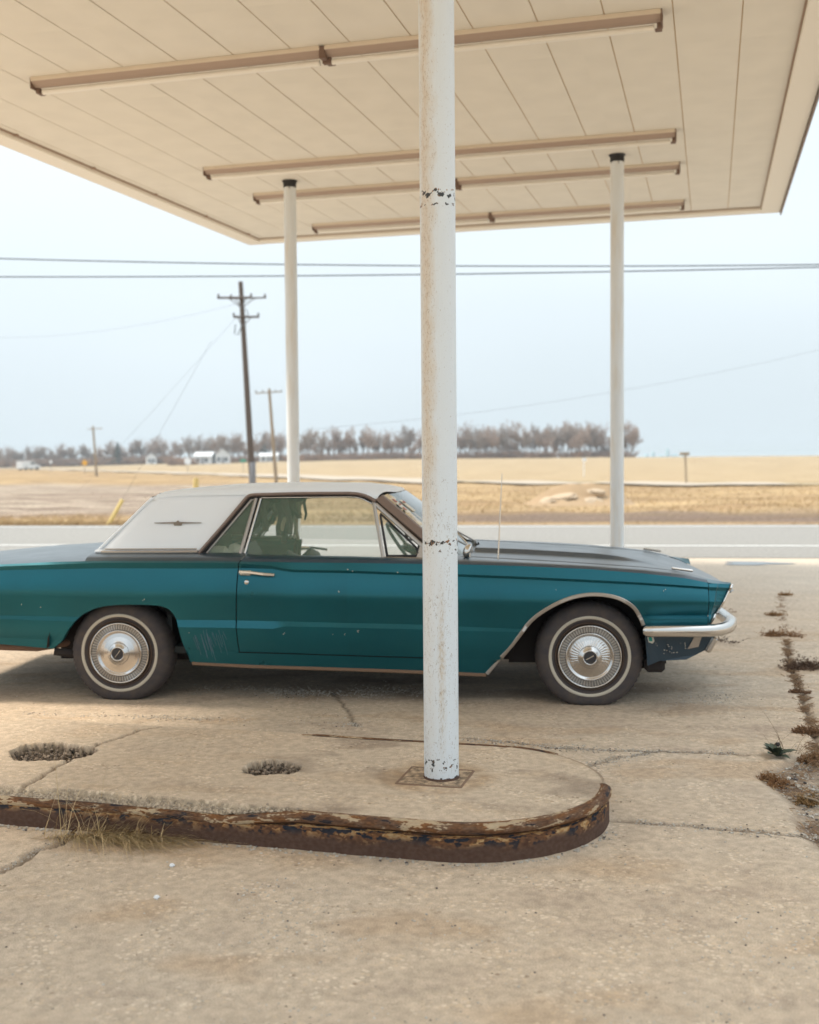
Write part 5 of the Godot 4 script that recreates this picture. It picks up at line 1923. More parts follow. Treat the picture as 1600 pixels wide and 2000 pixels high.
	# weeds along the joint on the right
	var ws := [[Vector2(3.05, -9.2), 0.22, 130, Color(0.20, 0.115, 0.06), "low rusty weed on the joint, level with the front bumper"], [Vector2(2.72, -7.78), 0.24, 210, Color(0.10, 0.065, 0.045), "dark dead weed on the joint, largest of the row"], [Vector2(3.36, -10.4), 0.16, 80, Color(0.21, 0.125, 0.06), "small tan weed farther up the joint beyond the bumper"], [Vector2(3.95, -11.9), 0.15, 60, Color(0.22, 0.13, 0.06), "faint tan weed at the far end of the joint"], [Vector2(2.42, -6.95), 0.09, 60, Color(0.15, 0.085, 0.05), "narrow strip of dead weed in the joint nearest the camera"], [Vector2(2.12, -5.95), 0.12, 110, Color(0.16, 0.09, 0.05), "dead weed filling the joint at the right edge"]]
	for w in ws: weed(w[4], Vector3(w[0].x, 0, w[0].y), w[1] * 0.62, w[2] * 2, w[3] * 1.7, "dead weeds along the joint")
	weed("thin line of dead weed on the paving left of the joint", Vector3(2.85, 0, -10.75), 0.20, 50, Color(0.17, 0.09, 0.05))
	weed("sparse dark weed on the paving just ahead of the car", Vector3(2.45, 0, -8.95), 0.14, 36, Color(0.08, 0.06, 0.05))
	var lm := MB.new()
	lm.box(Vector3.ZERO, Vector3(0.05, 0.003, 0.003))
	var lp := []; var ltn := []
	var jl := [Vector2(1.92, -5.30), Vector2(2.15, -5.94), Vector2(2.44, -7.0), Vector2(2.67, -7.87), Vector2(3.01, -8.98), Vector2(3.9, -11.8)]
	for k in 2200:
		var i := rng.randi() % 5
		var q: Vector2 = jl[i].lerp(jl[i + 1], rng.randf()) + Vector2(rng.randfn() * 0.022, rng.randfn() * 0.03)
		if blot.get_noise_2d(q.x * 1.5, q.y * 2.5) < -0.10: continue
		lp.append(Transform3D(Basis.from_euler(Vector3(0, rng.randf() * TAU, rng.randf_range(-0.35, 0.35))).scaled(Vector3.ONE * rng.randf_range(0.3, 1.0)), Vector3(q.x, rng.randf_range(-0.006, 0.006), q.y)))
		ltn.append(Color(0.22, 0.13, 0.075).lerp(Color(0.40, 0.28, 0.16), rng.randf() * rng.randf()))
	for k in 2600:
		var q := Vector2(rng.randf_range(1.5, 2.6), rng.randf_range(-5.55, -4.0))
		if patch_depth(q.x, q.y) < 0.3 or blot.get_noise_2d(q.x * 2.0, q.y * 2.0) < 0.0: continue
		lp.append(Transform3D(Basis.from_euler(Vector3(0, rng.randf() * TAU, rng.randf_range(-0.3, 0.3))).scaled(Vector3.ONE * rng.randf_range(0.3, 0.9)), Vector3(q.x, rng.randf_range(-0.018, -0.004), q.y)))
		ltn.append(Color(0.22, 0.13, 0.075).lerp(Color(0.44, 0.30, 0.17), rng.randf()))
	tag(scatter("dead_litter", lm.done(), M.stone, lp, ltn), "brown dead plant litter along the joint and gravel strip at right", "litter")
	# edge of the broken strip
	for w in [[Vector2(1.68, -5.05), 0.09, 130, Color(0.22, 0.12, 0.06), "brown dead weed at the left edge of the gravel strip"], [Vector2(1.70, -4.75), 0.09, 110, Color(0.24, 0.15, 0.07), "tan dead weed at the bend of the gravel strip"], [Vector2(1.78, -4.45), 0.10, 120, Color(0.12, 0.08, 0.055), "dark dead weed at the near end of the gravel strip"], [Vector2(1.98, -5.40), 0.13, 120, Color(0.20, 0.115, 0.06), "reddish dead weed along the top of the gravel strip"], [Vector2(1.95, -4.7), 0.12, 90, Color(0.21, 0.14, 0.075), "pale dead weed inside the gravel strip"]]:
		weed(w[4], Vector3(w[0].x, -0.014, w[0].y), w[1] * 0.7, w[2] * 2, w[3] * 1.5, "dead weeds in the gravel strip")
	tuft("bent_grass", "wispy bent grass stalks rising behind the green weed", "grass tuft", Vector3(1.86, 0, -5.50), 16, Vector2(0.05, 0.02), Vector2(0.16, 0.30), Color(0.22, 0.15, 0.09), Color(0.16, 0.10, 0.06), Vector3(0.2, 0.3, 0), 0.9)
	var g := thing("green_weed", "small dark green broad-leaved weed at the corner of the gravel strip", "weed", Transform3D(Basis.IDENTITY, Vector3(1.79, 0.0, -5.46)))
	for k in 17:
		var b := MB.new()
		var a := TAU * k / 17.0 * 2.0 + rng.randf() * 0.5
		var up := rng.randf_range(0.35, 1.5)
		var d := Vector3(cos(a), up, sin(a)).normalized()
		var len := rng.randf_range(0.06, 0.125)
		var side := d.cross(Vector3.UP).normalized()
		var rows := []
		for i in 6:
			var t := i / 5.0
			var w := len * 0.20 * sin(PI * pow(t, 0.7) * 0.98 + 0.06)
			var c := d * len * t + Vector3.DOWN * t * t * len * 0.25
			rows.append([c - side * w + Vector3(0, w * 0.4, 0), c, c + side * w + Vector3(0, w * 0.4, 0)])
		b.sg(1)
		b.grid(rows)
		part("leaf", b.done(), M.leaf_green, g)
	var sb := MB.new()
	sb.tube([Vector3(0, 0.006, 0), Vector3(0.05, 0.014, 0.09), Vector3(0.09, 0.008, 0.22)], 0.005, 6)
	var st := part("straw_stalk", sb.done(), M.pale_wood)
	st.position = Vector3(1.66, 0.0, -4.80)
	tag(st, "pale broken stalk lying at the edge of the gravel strip", "stalk")
	# a shallow puddle by the highway
	var pb := MB.new()
	var ring := []
	for k in 24:
		var a := TAU * k / 24.0
		var r := 1.0 + 0.25 * sin(a * 3.0 + 1.0) + 0.12 * sin(a * 5.0)
		ring.append(Vector3(cos(a) * 0.42 * r, 0, sin(a) * 0.26 * r))
	for k in 24: pb.tri(Vector3.ZERO, ring[(k + 1) % 24], ring[k])
	var pud := struct("puddle", pb.done(), M.water)
	pud.position = Vector3(4.75, 0.007, -15.5)

func in_island(x: float, z: float) -> bool:
	var d := Vector3(x, 0, z) - Vector3(BASE.x, 0, BASE.z)
	var u := d.dot(U); var v := d.dot(V)
	if u <= 0.1: return absf(v) < 0.6
	return Vector2(u - 0.1, v).length() < 0.6

# ---------------------------------------------------------------- beyond the highway
func tree_mesh(s: int, h: float, tw: float, wide_k := 1.0) -> Array:   # [trunk and limbs, twigs]
	var r := RandomNumberGenerator.new(); r.seed = s
	var b := MB.new()
	var t := MB.new()
	var todo := [[Vector3.ZERO, Vector3(r.randf_range(-0.05, 0.05), 1, r.randf_range(-0.05, 0.05)).normalized(), h * 0.14, h * 0.018, 0]]
	while todo.size():
		var k: Array = todo.pop_back()
		var p: Vector3 = k[0]
		var d: Vector3 = k[1]
		var len: float = k[2]
		var rad: float = k[3]
		var lev: int = k[4]
		var q := p + d * len * 0.5 + Vector3(r.randfn(), r.randfn(), r.randfn()) * len * 0.05
		var e := q + d * len * 0.5
		if lev < 3: b.tube([p, q, e], [rad, rad * 0.85, rad * 0.7], 5 if lev < 2 else 4, false)
		else: t.tube([p, q, e], [maxf(rad, tw), maxf(rad * 0.8, tw), tw * 0.5], 3, false)
		if lev >= 5 + (1 if r.randf() < 0.30 else 0) or e.y > h * 1.02: continue
		# the leader goes on, side shoots leave at two heights
		todo.append([e, (d + Vector3(r.randfn(), r.randfn() * 0.5 + 0.3, r.randfn()) * 0.16).normalized(), len * (1.02 if lev < 2 else 0.84), rad * 0.72, lev + 1])
		var n := 3 if lev < 4 else 2
		if lev == 0: n = 2
		for i in n:
			var a := TAU * i / n + r.randf() * 2.0
			var x := d.cross(Vector3(0.3, 0.2, 1)).normalized()
			var y := d.cross(x)
			var nd := (d + (x * cos(a) + y * sin(a)) * r.randf_range(0.45, 0.95) * wide_k + Vector3.UP * 0.32).normalized()
			todo.append([e if i == 0 else p.lerp(e, r.randf_range(0.45, 1.0)), nd, len * r.randf_range(0.60, 0.95), rad * 0.55, lev + 1])
	var trunk := b.done()
	var crown := t.done()
	var top := crown.get_aabb().end.y
	return [trunk, crown, h / top]

func ordinal(n: int) -> String:
	var low := ["", "first", "second", "third", "fourth", "fifth", "sixth", "seventh", "eighth", "ninth", "tenth", "eleventh", "twelfth", "thirteenth", "fourteenth", "fifteenth", "sixteenth", "seventeenth", "eighteenth", "nineteenth"]
	if n < 20: return low[n]
	var tens := ["", "", "twent", "thirt", "fort"]
	return tens[n / 10] + ("ieth" if n % 10 == 0 else "y-" + low[n % 10])

func build_background() -> void:
	# bare trees along the far field
	var kinds := []
	for k in 8:
		var tm := tree_mesh(300 + k, 9.0, 0.029, [1.0, 0.55, 1.25, 0.7, 0.9, 0.5, 1.1, 0.65][k])
		kinds.append(tm)
	var protos := []
	var bark := mat(Color(0.20, 0.15, 0.125), 1.0, 0, 0.1)
	var twig := mat(Color(0.33, 0.265, 0.225), 1.0, 0, 0.1)
	var twig2 := mat(Color(0.35, 0.26, 0.21), 1.0, 0, 0.1)
	var tr := RandomNumberGenerator.new(); tr.seed = 4
	var rows := [
		[415.0, 592.0, 350.0, 12, 9.0, "bare grey-brown tree from the left among those by the white houses", "bare trees by the white houses"],
		[592.0, 700.0, 330.0, 10, 10.0, "bare brown tree from the left in the loose row by the left post", "bare trees left of the near post"],
		[700.0, 905.0, 330.0, 18, 9.6, "bare brown tree from the left in the row behind the near post", "bare trees behind the near post"],
		[905.0, 1245.0, 320.0, 42, 10.4, "bare brown tree from the left in the dense stand by the right post", "bare trees of the dense stand"],
		[-40.0, 440.0, 430.0, 49, 11.0, "bare pinkish-grey tree from the left in the long far hedgerow", "bare trees of the far left hedgerow"]]
	for r in rows:
		for i in r[3]:
			var px: float = lerpf(r[0], r[1], (i + tr.randf_range(0.1, 0.9)) / r[3])
			var dist: float = r[2] + tr.randf_range(-14, 14)
			var p := Vector3((px - 800.0) / 2200.0 * dist, 0, -dist)
			p.y = height(p.x, p.z) - 0.1
			var size: float = r[4] / 9.0 * lerpf(0.5, 1.15, sqrt(tr.randf()))
			if r[0] < 0.0: size *= lerpf(0.72, 0.95, clampf(px / 400.0, 0, 1))
			var k := tr.randi() % 8
			if protos.size() < 8: k = protos.size()
			size *= kinds[k][2]
			var tf := Transform3D(Basis(Vector3.UP, tr.randf() * TAU).scaled(Vector3(size * tr.randf_range(0.7, 1.1), size, size * 0.9)), p)
			if protos.size() < 8:
				var o := thing("bare_tree", ordinal(i + 1) + " " + r[5], "tree", tf, r[6])
				part("trunk", kinds[k][0], bark, o)
				part("crown", kinds[k][1], twig if k % 2 else twig2, o)
				protos.append(o)
			else: dup(protos[k], tf, ordinal(i + 1) + " " + r[5], "tree", r[6])
	# two evergreens among them
	for e in [[232.0, 405.0, 8.2, "dark evergreen tree rising above the far left hedgerow"], [518.0, 345.0, 8.6, "dark pointed evergreen between the two utility poles"]]:
		var p := Vector3((e[0] - 800.0) / 2200.0 * e[1], 0, -e[1])
		p.y = height(p.x, p.z)
		var o := thing("evergreen_tree", e[3], "tree", Transform3D(Basis.IDENTITY, p))
		var b := MB.new()
		b.tube([Vector3.ZERO, Vector3(0, e[2], 0)], [0.2, 0.03], 6)
		part("trunk", b.done(), bark, o)
		b = MB.new()
		for k in 420:
			var t := pow(tr.randf(), 0.8)
			var y: float = lerpf(0.8, e[2], t)
			var a := tr.randf() * TAU
			var rr: float = (1.0 - t) * e[2] * 0.24 + 0.1
			var c := Vector3(cos(a) * rr * tr.randf(), y, sin(a) * rr * tr.randf())
			var d := Vector3(cos(a), -0.3, sin(a)) * rr * 0.6
			b.tri(c + Vector3(0, 0.22, 0), c + d + Vector3(-sin(a), 0, cos(a)) * 0.25, c + d - Vector3(-sin(a), 0, cos(a)) * 0.25)
		part("crown", b.done(), mat(Color(0.05, 0.055, 0.042), 1.0, 0, 0.1), o)
	# low brush at the foot of the far hedgerow: nobody could count it
	var br := []
	var bt := []
	var bm := MB.new()
	for k in 26:
		var a := tr.randf() * TAU
		var d := Vector3(cos(a) * 0.8, tr.randf_range(0.4, 1.2), sin(a) * 0.8)
		bm.tube([Vector3.ZERO, d * 0.5, d * 0.9 + Vector3(tr.randfn(), 0.2, tr.randfn()) * 0.15], [0.03, 0.025, 0.012], 3, false)
	for k in 1900:
		var px := tr.randf_range(-60, 330) if k < 620 else tr.randf_range(300, 1240)
		var dist := tr.randf_range(412, 440) if px < 330 else (tr.randf_range(316, 345) if px < 388 or px > 560 else tr.randf_range(346, 362))
		var p := Vector3((px - 800.0) / 2200.0 * dist, 0, -dist)
		p.y = height(p.x, p.z) - 0.05
		var s := tr.randf_range(1.2, 3.4) if px < 330 else 0.6 + 1.9 * pow(tr.randf(), 2.0)
		br.append(Transform3D(Basis(Vector3.UP, tr.randf() * TAU).scaled(Vector3(s * 1.2, s, s)), p))
		bt.append(Color(0.25, 0.185, 0.155).lerp(Color(0.36, 0.21, 0.12), tr.randf() * tr.randf()))
	var bo := scatter("hedgerow_brush", bm.done(), M.bark, br, bt)
	tag(bo, "tangled brown brush along the foot of the far trees", "brush")
	# dry grass along the highway verge
	var gm := MB.new()
	for k in 9:
		var a := tr.randf() * TAU
		blade(gm, Vector3(tr.randfn(), 0, tr.randfn()) * 0.05, Vector3(cos(a) * 0.4, 1, sin(a) * 0.4), tr.randf_range(0.16, 0.38), 0.22, 0.010)
	var gp := []; var gt := []
	for k in 15000:
		var s := 0.15 + 32.0 * pow(tr.randf(), 2.2)
		var f := tr.randf_range(-1, 1) * (12.0 + s * 0.5)
		var q := Vector2(-0.3, -25.4) + RN * s + Vector2(-RN.y, RN.x) * f
		var left := q.x < -4.5 - 0.1 * s and s > 7.0
		if left and tr.randf() < 0.985: continue
		var dt := exp(-pow((s - 5.0) / 3.0, 2)) * smoothstep(-3.0, 3.0, q.x) * (1.0 - 0.55 * smoothstep(9.0, 15.0, q.x))
		if tr.randf() < dt * 1.5: continue
		if absf(q.x - 5.9) < 1.2 and q.y > -38.9 and q.y < -36.5: continue
		var sc := tr.randf_range(0.25, 0.6) * (0.45 if s < 3.0 and q.x > -3.0 else 1.0)
		gp.append(Transform3D(Basis(Vector3.UP, tr.randf() * TAU).scaled(Vector3.ONE * sc), Vector3(q.x, height(q.x, q.y) - 0.02, q.y)))
		var c := field_colour(q.x, q.y)
		gt.append(c.lerp(Color(0.50, 0.37, 0.20), 0.35) * tr.randf_range(0.85, 1.15))
	var go := scatter("verge_grass", gm.done(), M.straw, gp, gt)
	tag(go, "dry yellow grass on the verge and ditch beyond the highway", "grass")
	build_poles()
	build_far_things()

func ground_at(px: float, dist: float) -> Vector3:
	var p := Vector3((px - 800.0) / 2200.0 * dist, 0, -dist)
	p.y = height(p.x, p.z)
	return p

func build_poles() -> void:
	# leaning pole with two pairs of arms
	var base := Vector3(-6.64, height(-6.64, -48.0) - 0.3, -48.0)
	var top := Vector3(-7.06, 9.06, -48.0)
	var o := thing("utility_pole", "dark leaning utility pole with two levels of arms behind the car's roof", "utility pole", Transform3D(Basis.IDENTITY, base))
	var b := MB.new()
	var ax := (top - base)
	b.tube([Vector3.ZERO, ax * 0.5, ax], [0.145, 0.125, 0.095], 10)
	part("pole", b.done(), M.pole_wood, o)
	var dirx := Vector3(0.93, -0.02, 0.36)
	for a in [[0.928, -1.02, 0.45, 0.09, Vector3(0.995, -0.01, 0.1)], [0.925, -0.5, 1.20, 0.07, Vector3(0.80, 0.10, -0.6)], [0.842, -0.38, 0.72, 0.09, Vector3(0.995, -0.02, 0.1)]]:
		b = MB.new()
		var c: Vector3 = ax * a[0]
		var d: Vector3 = a[4].normalized()
		b.tube([c + d * a[1] + Vector3(0, 0, 0.11), c + d * a[2] + Vector3(0, 0, 0.11)], a[3] * 0.55, 6)
		part("crossarm", b.done(), M.pole_wood, o)
		b = MB.new()
		b.tube([c + d * a[1] * 0.55 + Vector3(0, 0, 0.11), c + Vector3(0, -0.42, 0.1)], 0.022, 5)
		b.tube([c + d * a[2] * 0.55 + Vector3(0, 0, 0.11), c + Vector3(0, -0.42, 0.1)], 0.022, 5)
		part("brace", b.done(), M.steel, o)
		for e in [a[1] * 0.96, a[2] * 0.96]:
			b = MB.new()
			b.lathe([Vector2(0.03, 0.0), Vector2(0.05, 0.05), Vector2(0.035, 0.09), Vector2(0.05, 0.12), Vector2(0.0, 0.17)], 10, Basis.IDENTITY, c + d * e + Vector3(0, 0.02, 0.11))
			part("insulator", b.done(), M.insulator, o)
	b = MB.new()
	b.lathe([Vector2(0.155, 0.0), Vector2(0.152, 0.9), Vector2(0.14, 0.92)], 10, Basis.IDENTITY, ax * 0.095)
	part("sleeve", b.done(), M.steel, o)
	b = MB.new()
	b.tube([ax * 0.82 + Vector3(-0.3, -0.1, 0.1), ax * 0.80 + Vector3(-0.36, -0.3, 0.1), ax * 0.80 + Vector3(-0.22, -0.36, 0.1), ax * 0.83 + Vector3(0, -0.2, 0.1)], 0.02, 5)
	b.tube([ax * 0.93 + Vector3(0.2, -0.5, 0.1), ax * 0.92 + Vector3(0.28, -0.62, 0.1), ax * 0.91 + Vector3(0.1, -0.75, 0.1)], 0.018, 5)
	part("jumper_cable", b.done(), M.wire, o)
	# slimmer pale pole beside it
	base = ground_at(541.0, 76.0)
	o = thing("utility_pole", "slim pale utility pole with one crossarm, right of the dark leaning one", "utility pole", Transform3D(Basis.IDENTITY, base))
	b = MB.new()
	ax = Vector3(-0.42, 6.35 - base.y, 0)
	b.tube([Vector3(0, -0.3, 0), ax], [0.13, 0.09], 8)
	part("pole", b.done(), M.pale_wood, o)
	b = MB.new()
	b.tube([ax * 0.955 + Vector3(-0.95, -0.02, 0.1), ax * 0.955 + Vector3(0.85, 0.10, -0.1)], 0.045, 6)
	part("crossarm", b.done(), M.pale_wood, o)
	for e in [-0.9, -0.45, 0.4, 0.8]:
		b = MB.new()
		b.tube([ax * 0.955 + Vector3(e, 0.03, 0), ax * 0.955 + Vector3(e, 0.2, 0)], 0.035, 6)
		part("insulator", b.done(), M.insulator, o)
	# far pole at the left
	base = ground_at(190.0, 125.0)
	o = thing("utility_pole", "faint far utility pole before the left hedgerow", "utility pole", Transform3D(Basis.IDENTITY, base))
	b = MB.new()
	ax = Vector3(-0.3, 5.6, 0)
	b.tube([Vector3.ZERO, ax], [0.15, 0.10], 8)
	part("pole", b.done(), M.pale_wood, o)
	b = MB.new()
	b.tube([ax * 0.94 + Vector3(-0.6, 0, 0), ax * 0.94 + Vector3(1.0, 0.05, 0)], 0.05, 6)
	part("crossarm", b.done(), M.pale_wood, o)
	# wires
	var wires := [
		[Vector3(-14.0, 5.78, -22.5), Vector3(14.5, 5.02, -20.5), 0.26, 0.0115, "upper of the two black cables crossing the sky"],
		[Vector3(-14.0, 5.25, -22.5), Vector3(14.5, 5.04, -20.5), 0.17, 0.0115, "lower of the two black cables crossing the sky, meeting the upper at right"],
		[Vector3(-7.1, 7.75, -48.0), Vector3(-17.2, -0.1, -58.0), 0.1, 0.004, "thin guy wire slanting down left from the leaning pole"],
		[Vector3(-7.0, 3.6, -76.0), Vector3(34.0, 10.2, -76.0), 1.0, 0.007, "faint long wire rising to the right above the fields"],
		[Vector3(-24.0, 8.6, -64.0), Vector3(-6.5, 8.4, -48.5), 0.5, 0.004, "faint wire running left from the top of the leaning pole"]]
	for w in wires:
		b = MB.new()
		var pts := []
		for k in 41:
			var t := k / 40.0
			pts.append(w[0].lerp(w[1], t) + Vector3.DOWN * (w[2] * 4.0 * t * (1.0 - t)))
		b.tube(pts, w[3], 5, false)
		tag(part("power_line", b.done(), M.wire), w[4], "power line")

func house(label: String, p: Vector3, w: float, h: float, d: float, turn: float, gable_front: bool) -> void:
	var o := thing("white_house", label, "house", Transform3D(Basis(Vector3.UP, turn), p))
	var b := MB.new()
	b.box(Vector3(0, h / 2, 0), Vector3(w, h, d))
	var r := h + w * 0.42
	if gable_front: b.poly([Vector3(-w / 2, h, d / 2 - 0.1), Vector3(w / 2, h, d / 2 - 0.1), Vector3(0, r, d / 2 - 0.1)], Vector3.BACK, 0.1)
	part("wall", b.done(), M.white_wall, o)
	b = MB.new()
	if gable_front:
		for s in [-1.0, 1.0]: b.poly([Vector3(0, r + 0.05, d / 2 + 0.3), Vector3(s * (w / 2 + 0.3), h - 0.1, d / 2 + 0.3), Vector3(s * (w / 2 + 0.3), h - 0.1, -d / 2 - 0.3), Vector3(0, r + 0.05, -d / 2 - 0.3)], Vector3(s * 0.6, 0.8, 0), 0.12)
	else:
		for s in [-1.0, 1.0]: b.poly([Vector3(-w / 2 - 0.3, h + d * 0.22, 0), Vector3(w / 2 + 0.3, h + d * 0.22, 0), Vector3(w / 2 + 0.3, h - 0.1, s * (d / 2 + 0.3)), Vector3(-w / 2 - 0.3, h - 0.1, s * (d / 2 + 0.3))], Vector3(0, 0.8, s * 0.6), 0.12)
	part("roof", b.done(), M.grey_roof if gable_front else M.white_wall, o)
	for x in [-w * 0.28, w * 0.22]:
		b = MB.new()
		b.box(Vector3(x, h * 0.5, d / 2 + 0.02), Vector3(0.8, 1.1, 0.08))
		part("window", b.done(), M.window_dark, o)
	b = MB.new()
	b.box(Vector3(0, 0.95, d / 2 + 0.02), Vector3(0.9, 1.9, 0.08))
	part("door", b.done(), M.grey_roof, o)

func build_far_things() -> void:
	house("white gabled house, tallest of the far buildings, before the trees", ground_at(436.0, 330.0), 4.2, 2.6, 7.0, 0.2, true)
	house("long low white building left of the gabled house", ground_at(402.0, 328.0), 5.0, 2.3, 5.0, -0.1, false)
	house("low white shed seen between the two utility poles", ground_at(527.0, 335.0), 5.2, 1.7, 4.0, 0.0, false)
	house("small pale house at the right end of the left hedgerow", ground_at(297.0, 410.0), 3.4, 2.5, 4.0, 0.3, true)
	# road signs seen across the field
	var defs := [[167.0, 150.0, 903.0, "diamond", M.sign_yellow, "yellow diamond warning sign beside the far road on the left"], [368.0, 140.0, 900.0, "octagon", M.sign_white, "pale eight-sided sign seen from behind by the far road"], [476.0, 160.0, 899.0, "plate", M.sign_green, "small green road sign left of the leaning pole"], [101.0, 190.0, 901.0, "plate", M.sign_white, "small white marker sign between the van and the yellow diamond"]]
	for d in defs:
		var p := ground_at(d[0], d[1])
		var y: float = 1.465 + (903.0 - (d[0] - 200.0) * 0.008 - d[2]) / 2200.0 * d[1]
		var o := thing("road_sign", d[5], "road sign", Transform3D(Basis(Vector3.UP, 0.3), p))
		var h := y - p.y
		var b := MB.new()
		b.tube([Vector3.ZERO, Vector3(0, h + 0.2, 0)], 0.04, 6)
		part("post", b.done(), M.steel, o)
		b = MB.new()
		if d[3] == "plate": b.box(Vector3(0, h, 0.05), Vector3(0.80, 0.38, 0.02) if d[4] == M.sign_green else Vector3(0.4, 0.5, 0.02), 0.004)
		else:
			var n := 4 if d[3] == "diamond" else 8
			var pts := []
			for k in n:
				var a := TAU * (k + (0.0 if n == 4 else 0.5)) / n
				pts.append(Vector3(sin(a) * 0.44, h + cos(a) * 0.44, 0.05))
			b.poly(pts, Vector3.BACK, 0.02)
		part("board", b.done(), d[4], o)
	# leaning yellow guy guard and a stub
	var yb := Vector3(-7.22, -0.05, -26.9)
	var o := thing("guy_guard", "leaning yellow guy-wire guard at the left edge of the highway", "guy guard", Transform3D(Basis.IDENTITY, yb))
	var b := MB.new()
	b.tube([Vector3.ZERO, Vector3(0.30, 0.62, -0.25)], [0.055, 0.05], 8)
	part("sleeve", b.done(), M.yellow_post, o)
	b = MB.new()
	b.tube([Vector3(0.29, 0.60, -0.24), Vector3(2.2, 4.6, -2.0)], 0.003, 5)
	part("cable", b.done(), M.wire, o)
	b = MB.new()
	b.tube([Vector3(0, 0, 0), Vector3(0.02, 0.55, 0)], [0.14, 0.11], 8)
	var yp := part("marker_stub", b.done(), M.yellow_post)
	yp.position = ground_at(383.0, 52.0) + Vector3(0, 0.15, 0)
	tag(yp, "short yellow marker stub just above the car's rear roof edge", "marker")
	# post with a small board at the right
	var pp := ground_at(1341.0, 62.0)
	o = thing("field_post", "thin wooden post with a small flat board, alone in the field at right", "post", Transform3D(Basis.IDENTITY, pp))
	b = MB.new()
	b.tube([Vector3.ZERO, Vector3(-0.06, 1.72 - pp.y, 0)], 0.055, 7)
	part("post", b.done(), M.pale_wood, o)
	b = MB.new()
	b.box(Vector3(-0.10, 1.70 - pp.y, 0), Vector3(0.52, 0.16, 0.20), 0.02)
	part("board", b.done(), M.pale_wood, o)
	# small pale stake in the field
	var sp := ground_at(1141.0, 90.0)
	b = MB.new()
	b.tube([Vector3.ZERO, Vector3(0, 1.5, 0)], 0.035, 6)
	b.box(Vector3(0.05, 1.35, 0), Vector3(0.35, 0.22, 0.03), 0.004)
	var sk := part("field_stake", b.done(), M.sign_white)
	sk.position = sp
	tag(sk, "faint white stake in the stubble left of the right rear post", "stake")
	# washed-out bank with slabs
	var bc := Vector3(5.9, 0, -38.5)
	bc.y = height(bc.x, bc.z)
	o = thing("eroded_bank", "washed-out earth bank with pale broken slabs beyond the highway", "bank", Transform3D(Basis.IDENTITY, bc))
	var er := RandomNumberGenerator.new(); er.seed = 12
	b = MB.new()
	var rows := []
	for i in 13:
		var row := []
		for k in 21:
			var x := lerpf(-1.9, 1.9, k / 20.0)
			var z := lerpf(-1.6, 1.3, i / 12.0)
			var e := clampf(1.0 - pow(absf(x) / 1.9, 2.0), 0, 1) * clampf(1.0 - pow(absf(z + 0.15) / 1.45, 2.0), 0, 1)
			row.append(Vector3(x, e * (0.75 if z < -0.1 else 0.30) + blot.get_noise_2d(x * 1.6, z * 1.6) * 0.22 * e - 0.03, z))
		rows.append(row)
	b.sg(1)
	b.grid(rows)
	part("earth", b.done(), M.mud, o)
	for s in [[-0.70, 0.26, 0.42, 1.15, 0.40, 0.14, -0.30], [0.50, 0.42, 0.30, 0.75, 0.32, 0.13, 0.14], [1.10, 0.24, 0.45, 0.6, 0.35, 0.12, -0.25], [-1.30, 0.14, 0.55, 0.6, 0.35, 0.10, -0.5], [0.35, 0.12, 0.75, 0.8, 0.35, 0.12, 0.25]]:
		var sl := part("slab", rock_mesh(int(s[3] * 100.0) + 70, 0.22), M.slab, o)
		sl.transform = Transform3D(Basis.from_euler(Vector3(0.55, 0.2 * s[6], -s[6] * 0.7)).scaled_local(Vector3(s[3] * 0.95, s[5] * 1.9, s[4] * 1.2)), Vector3(s[0], s[1], s[2]))
	# distant silos
	var xs := [[1262.0, 4.0, 9.0], [1276.0, 3.0, 12.0], [1291.0, 5.0, 7.0], [1304.0, 3.2, 16.0], [1318.0, 5.4, 8.0], [1331.0, 4.0, 6.0]]
	var sd := ["leftmost of the far blue-grey silos on the horizon", "slim blue-grey silo, second from the left on the horizon", "broad low silo left of the tallest one on the horizon", "tallest of the far blue-grey silos on the horizon", "broad silo just right of the tallest one on the horizon", "rightmost low silo on the horizon, by the field post"]
	for i in xs.size():
		var p := Vector3((xs[i][0] - 800.0) / 2200.0 * 900.0, 0.0, -900.0)
		o = thing("grain_silo", sd[i], "silo", Transform3D(Basis.IDENTITY, p), "far silos on the horizon")
		b = MB.new()
		var rr: float = xs[i][1] * 0.5
		b.lathe([Vector2(0.0, xs[i][2] * 0.62), Vector2(rr * 0.15, xs[i][2] * 0.6), Vector2(rr, xs[i][2] * 0.5), Vector2(rr, -1.0)], 14)
		part("bin", b.done(), M.silo, o)
	# white van on the far road
	var vp := Vector3(-74.0, 0, -223.0)
	vp.x = (57.0 - 800.0) / 2200.0 * 223.0
	vp.y = height(vp.x, vp.z) + 0.15
	o = thing("white_van", "small white van on the far road at the left edge", "van", Transform3D(Basis(Vector3.UP, 1.1), vp))
	b = MB.new()
	var pr := [Vector2(-2.3, 0.35), Vector2(-2.3, 1.75), Vector2(0.9, 1.8), Vector2(1.5, 1.15), Vector2(2.3, 0.95), Vector2(2.35, 0.35)]
	var out := []
	for q in pr: out.append(Vector3(q.x, q.y, -0.85))
	b.poly(out, Vector3.BACK, 1.7)
	part("body", b.done(), M.white_wall, o)
	b = MB.new()
	for s in [0.86, -0.87]: b.poly([Vector3(-0.2, 1.2, s), Vector3(-0.2, 1.65, s), Vector3(0.85, 1.65, s), Vector3(1.3, 1.2, s)], Vector3.BACK, 0.01)
	part("window", b.done(), M.window_dark, o)
	for x in [-1.4, 1.5]:
		for s in [0.75, -0.75]:
			b = MB.new()
			b.lathe([Vector2(0.0, 0.1), Vector2(0.36, 0.1), Vector2(0.36, -0.1), Vector2(0.0, -0.1)], 14, Basis(Vector3.RIGHT, PI / 2), Vector3(x, 0.36, s))
			part("wheel", b.done(), M.rubber, o)

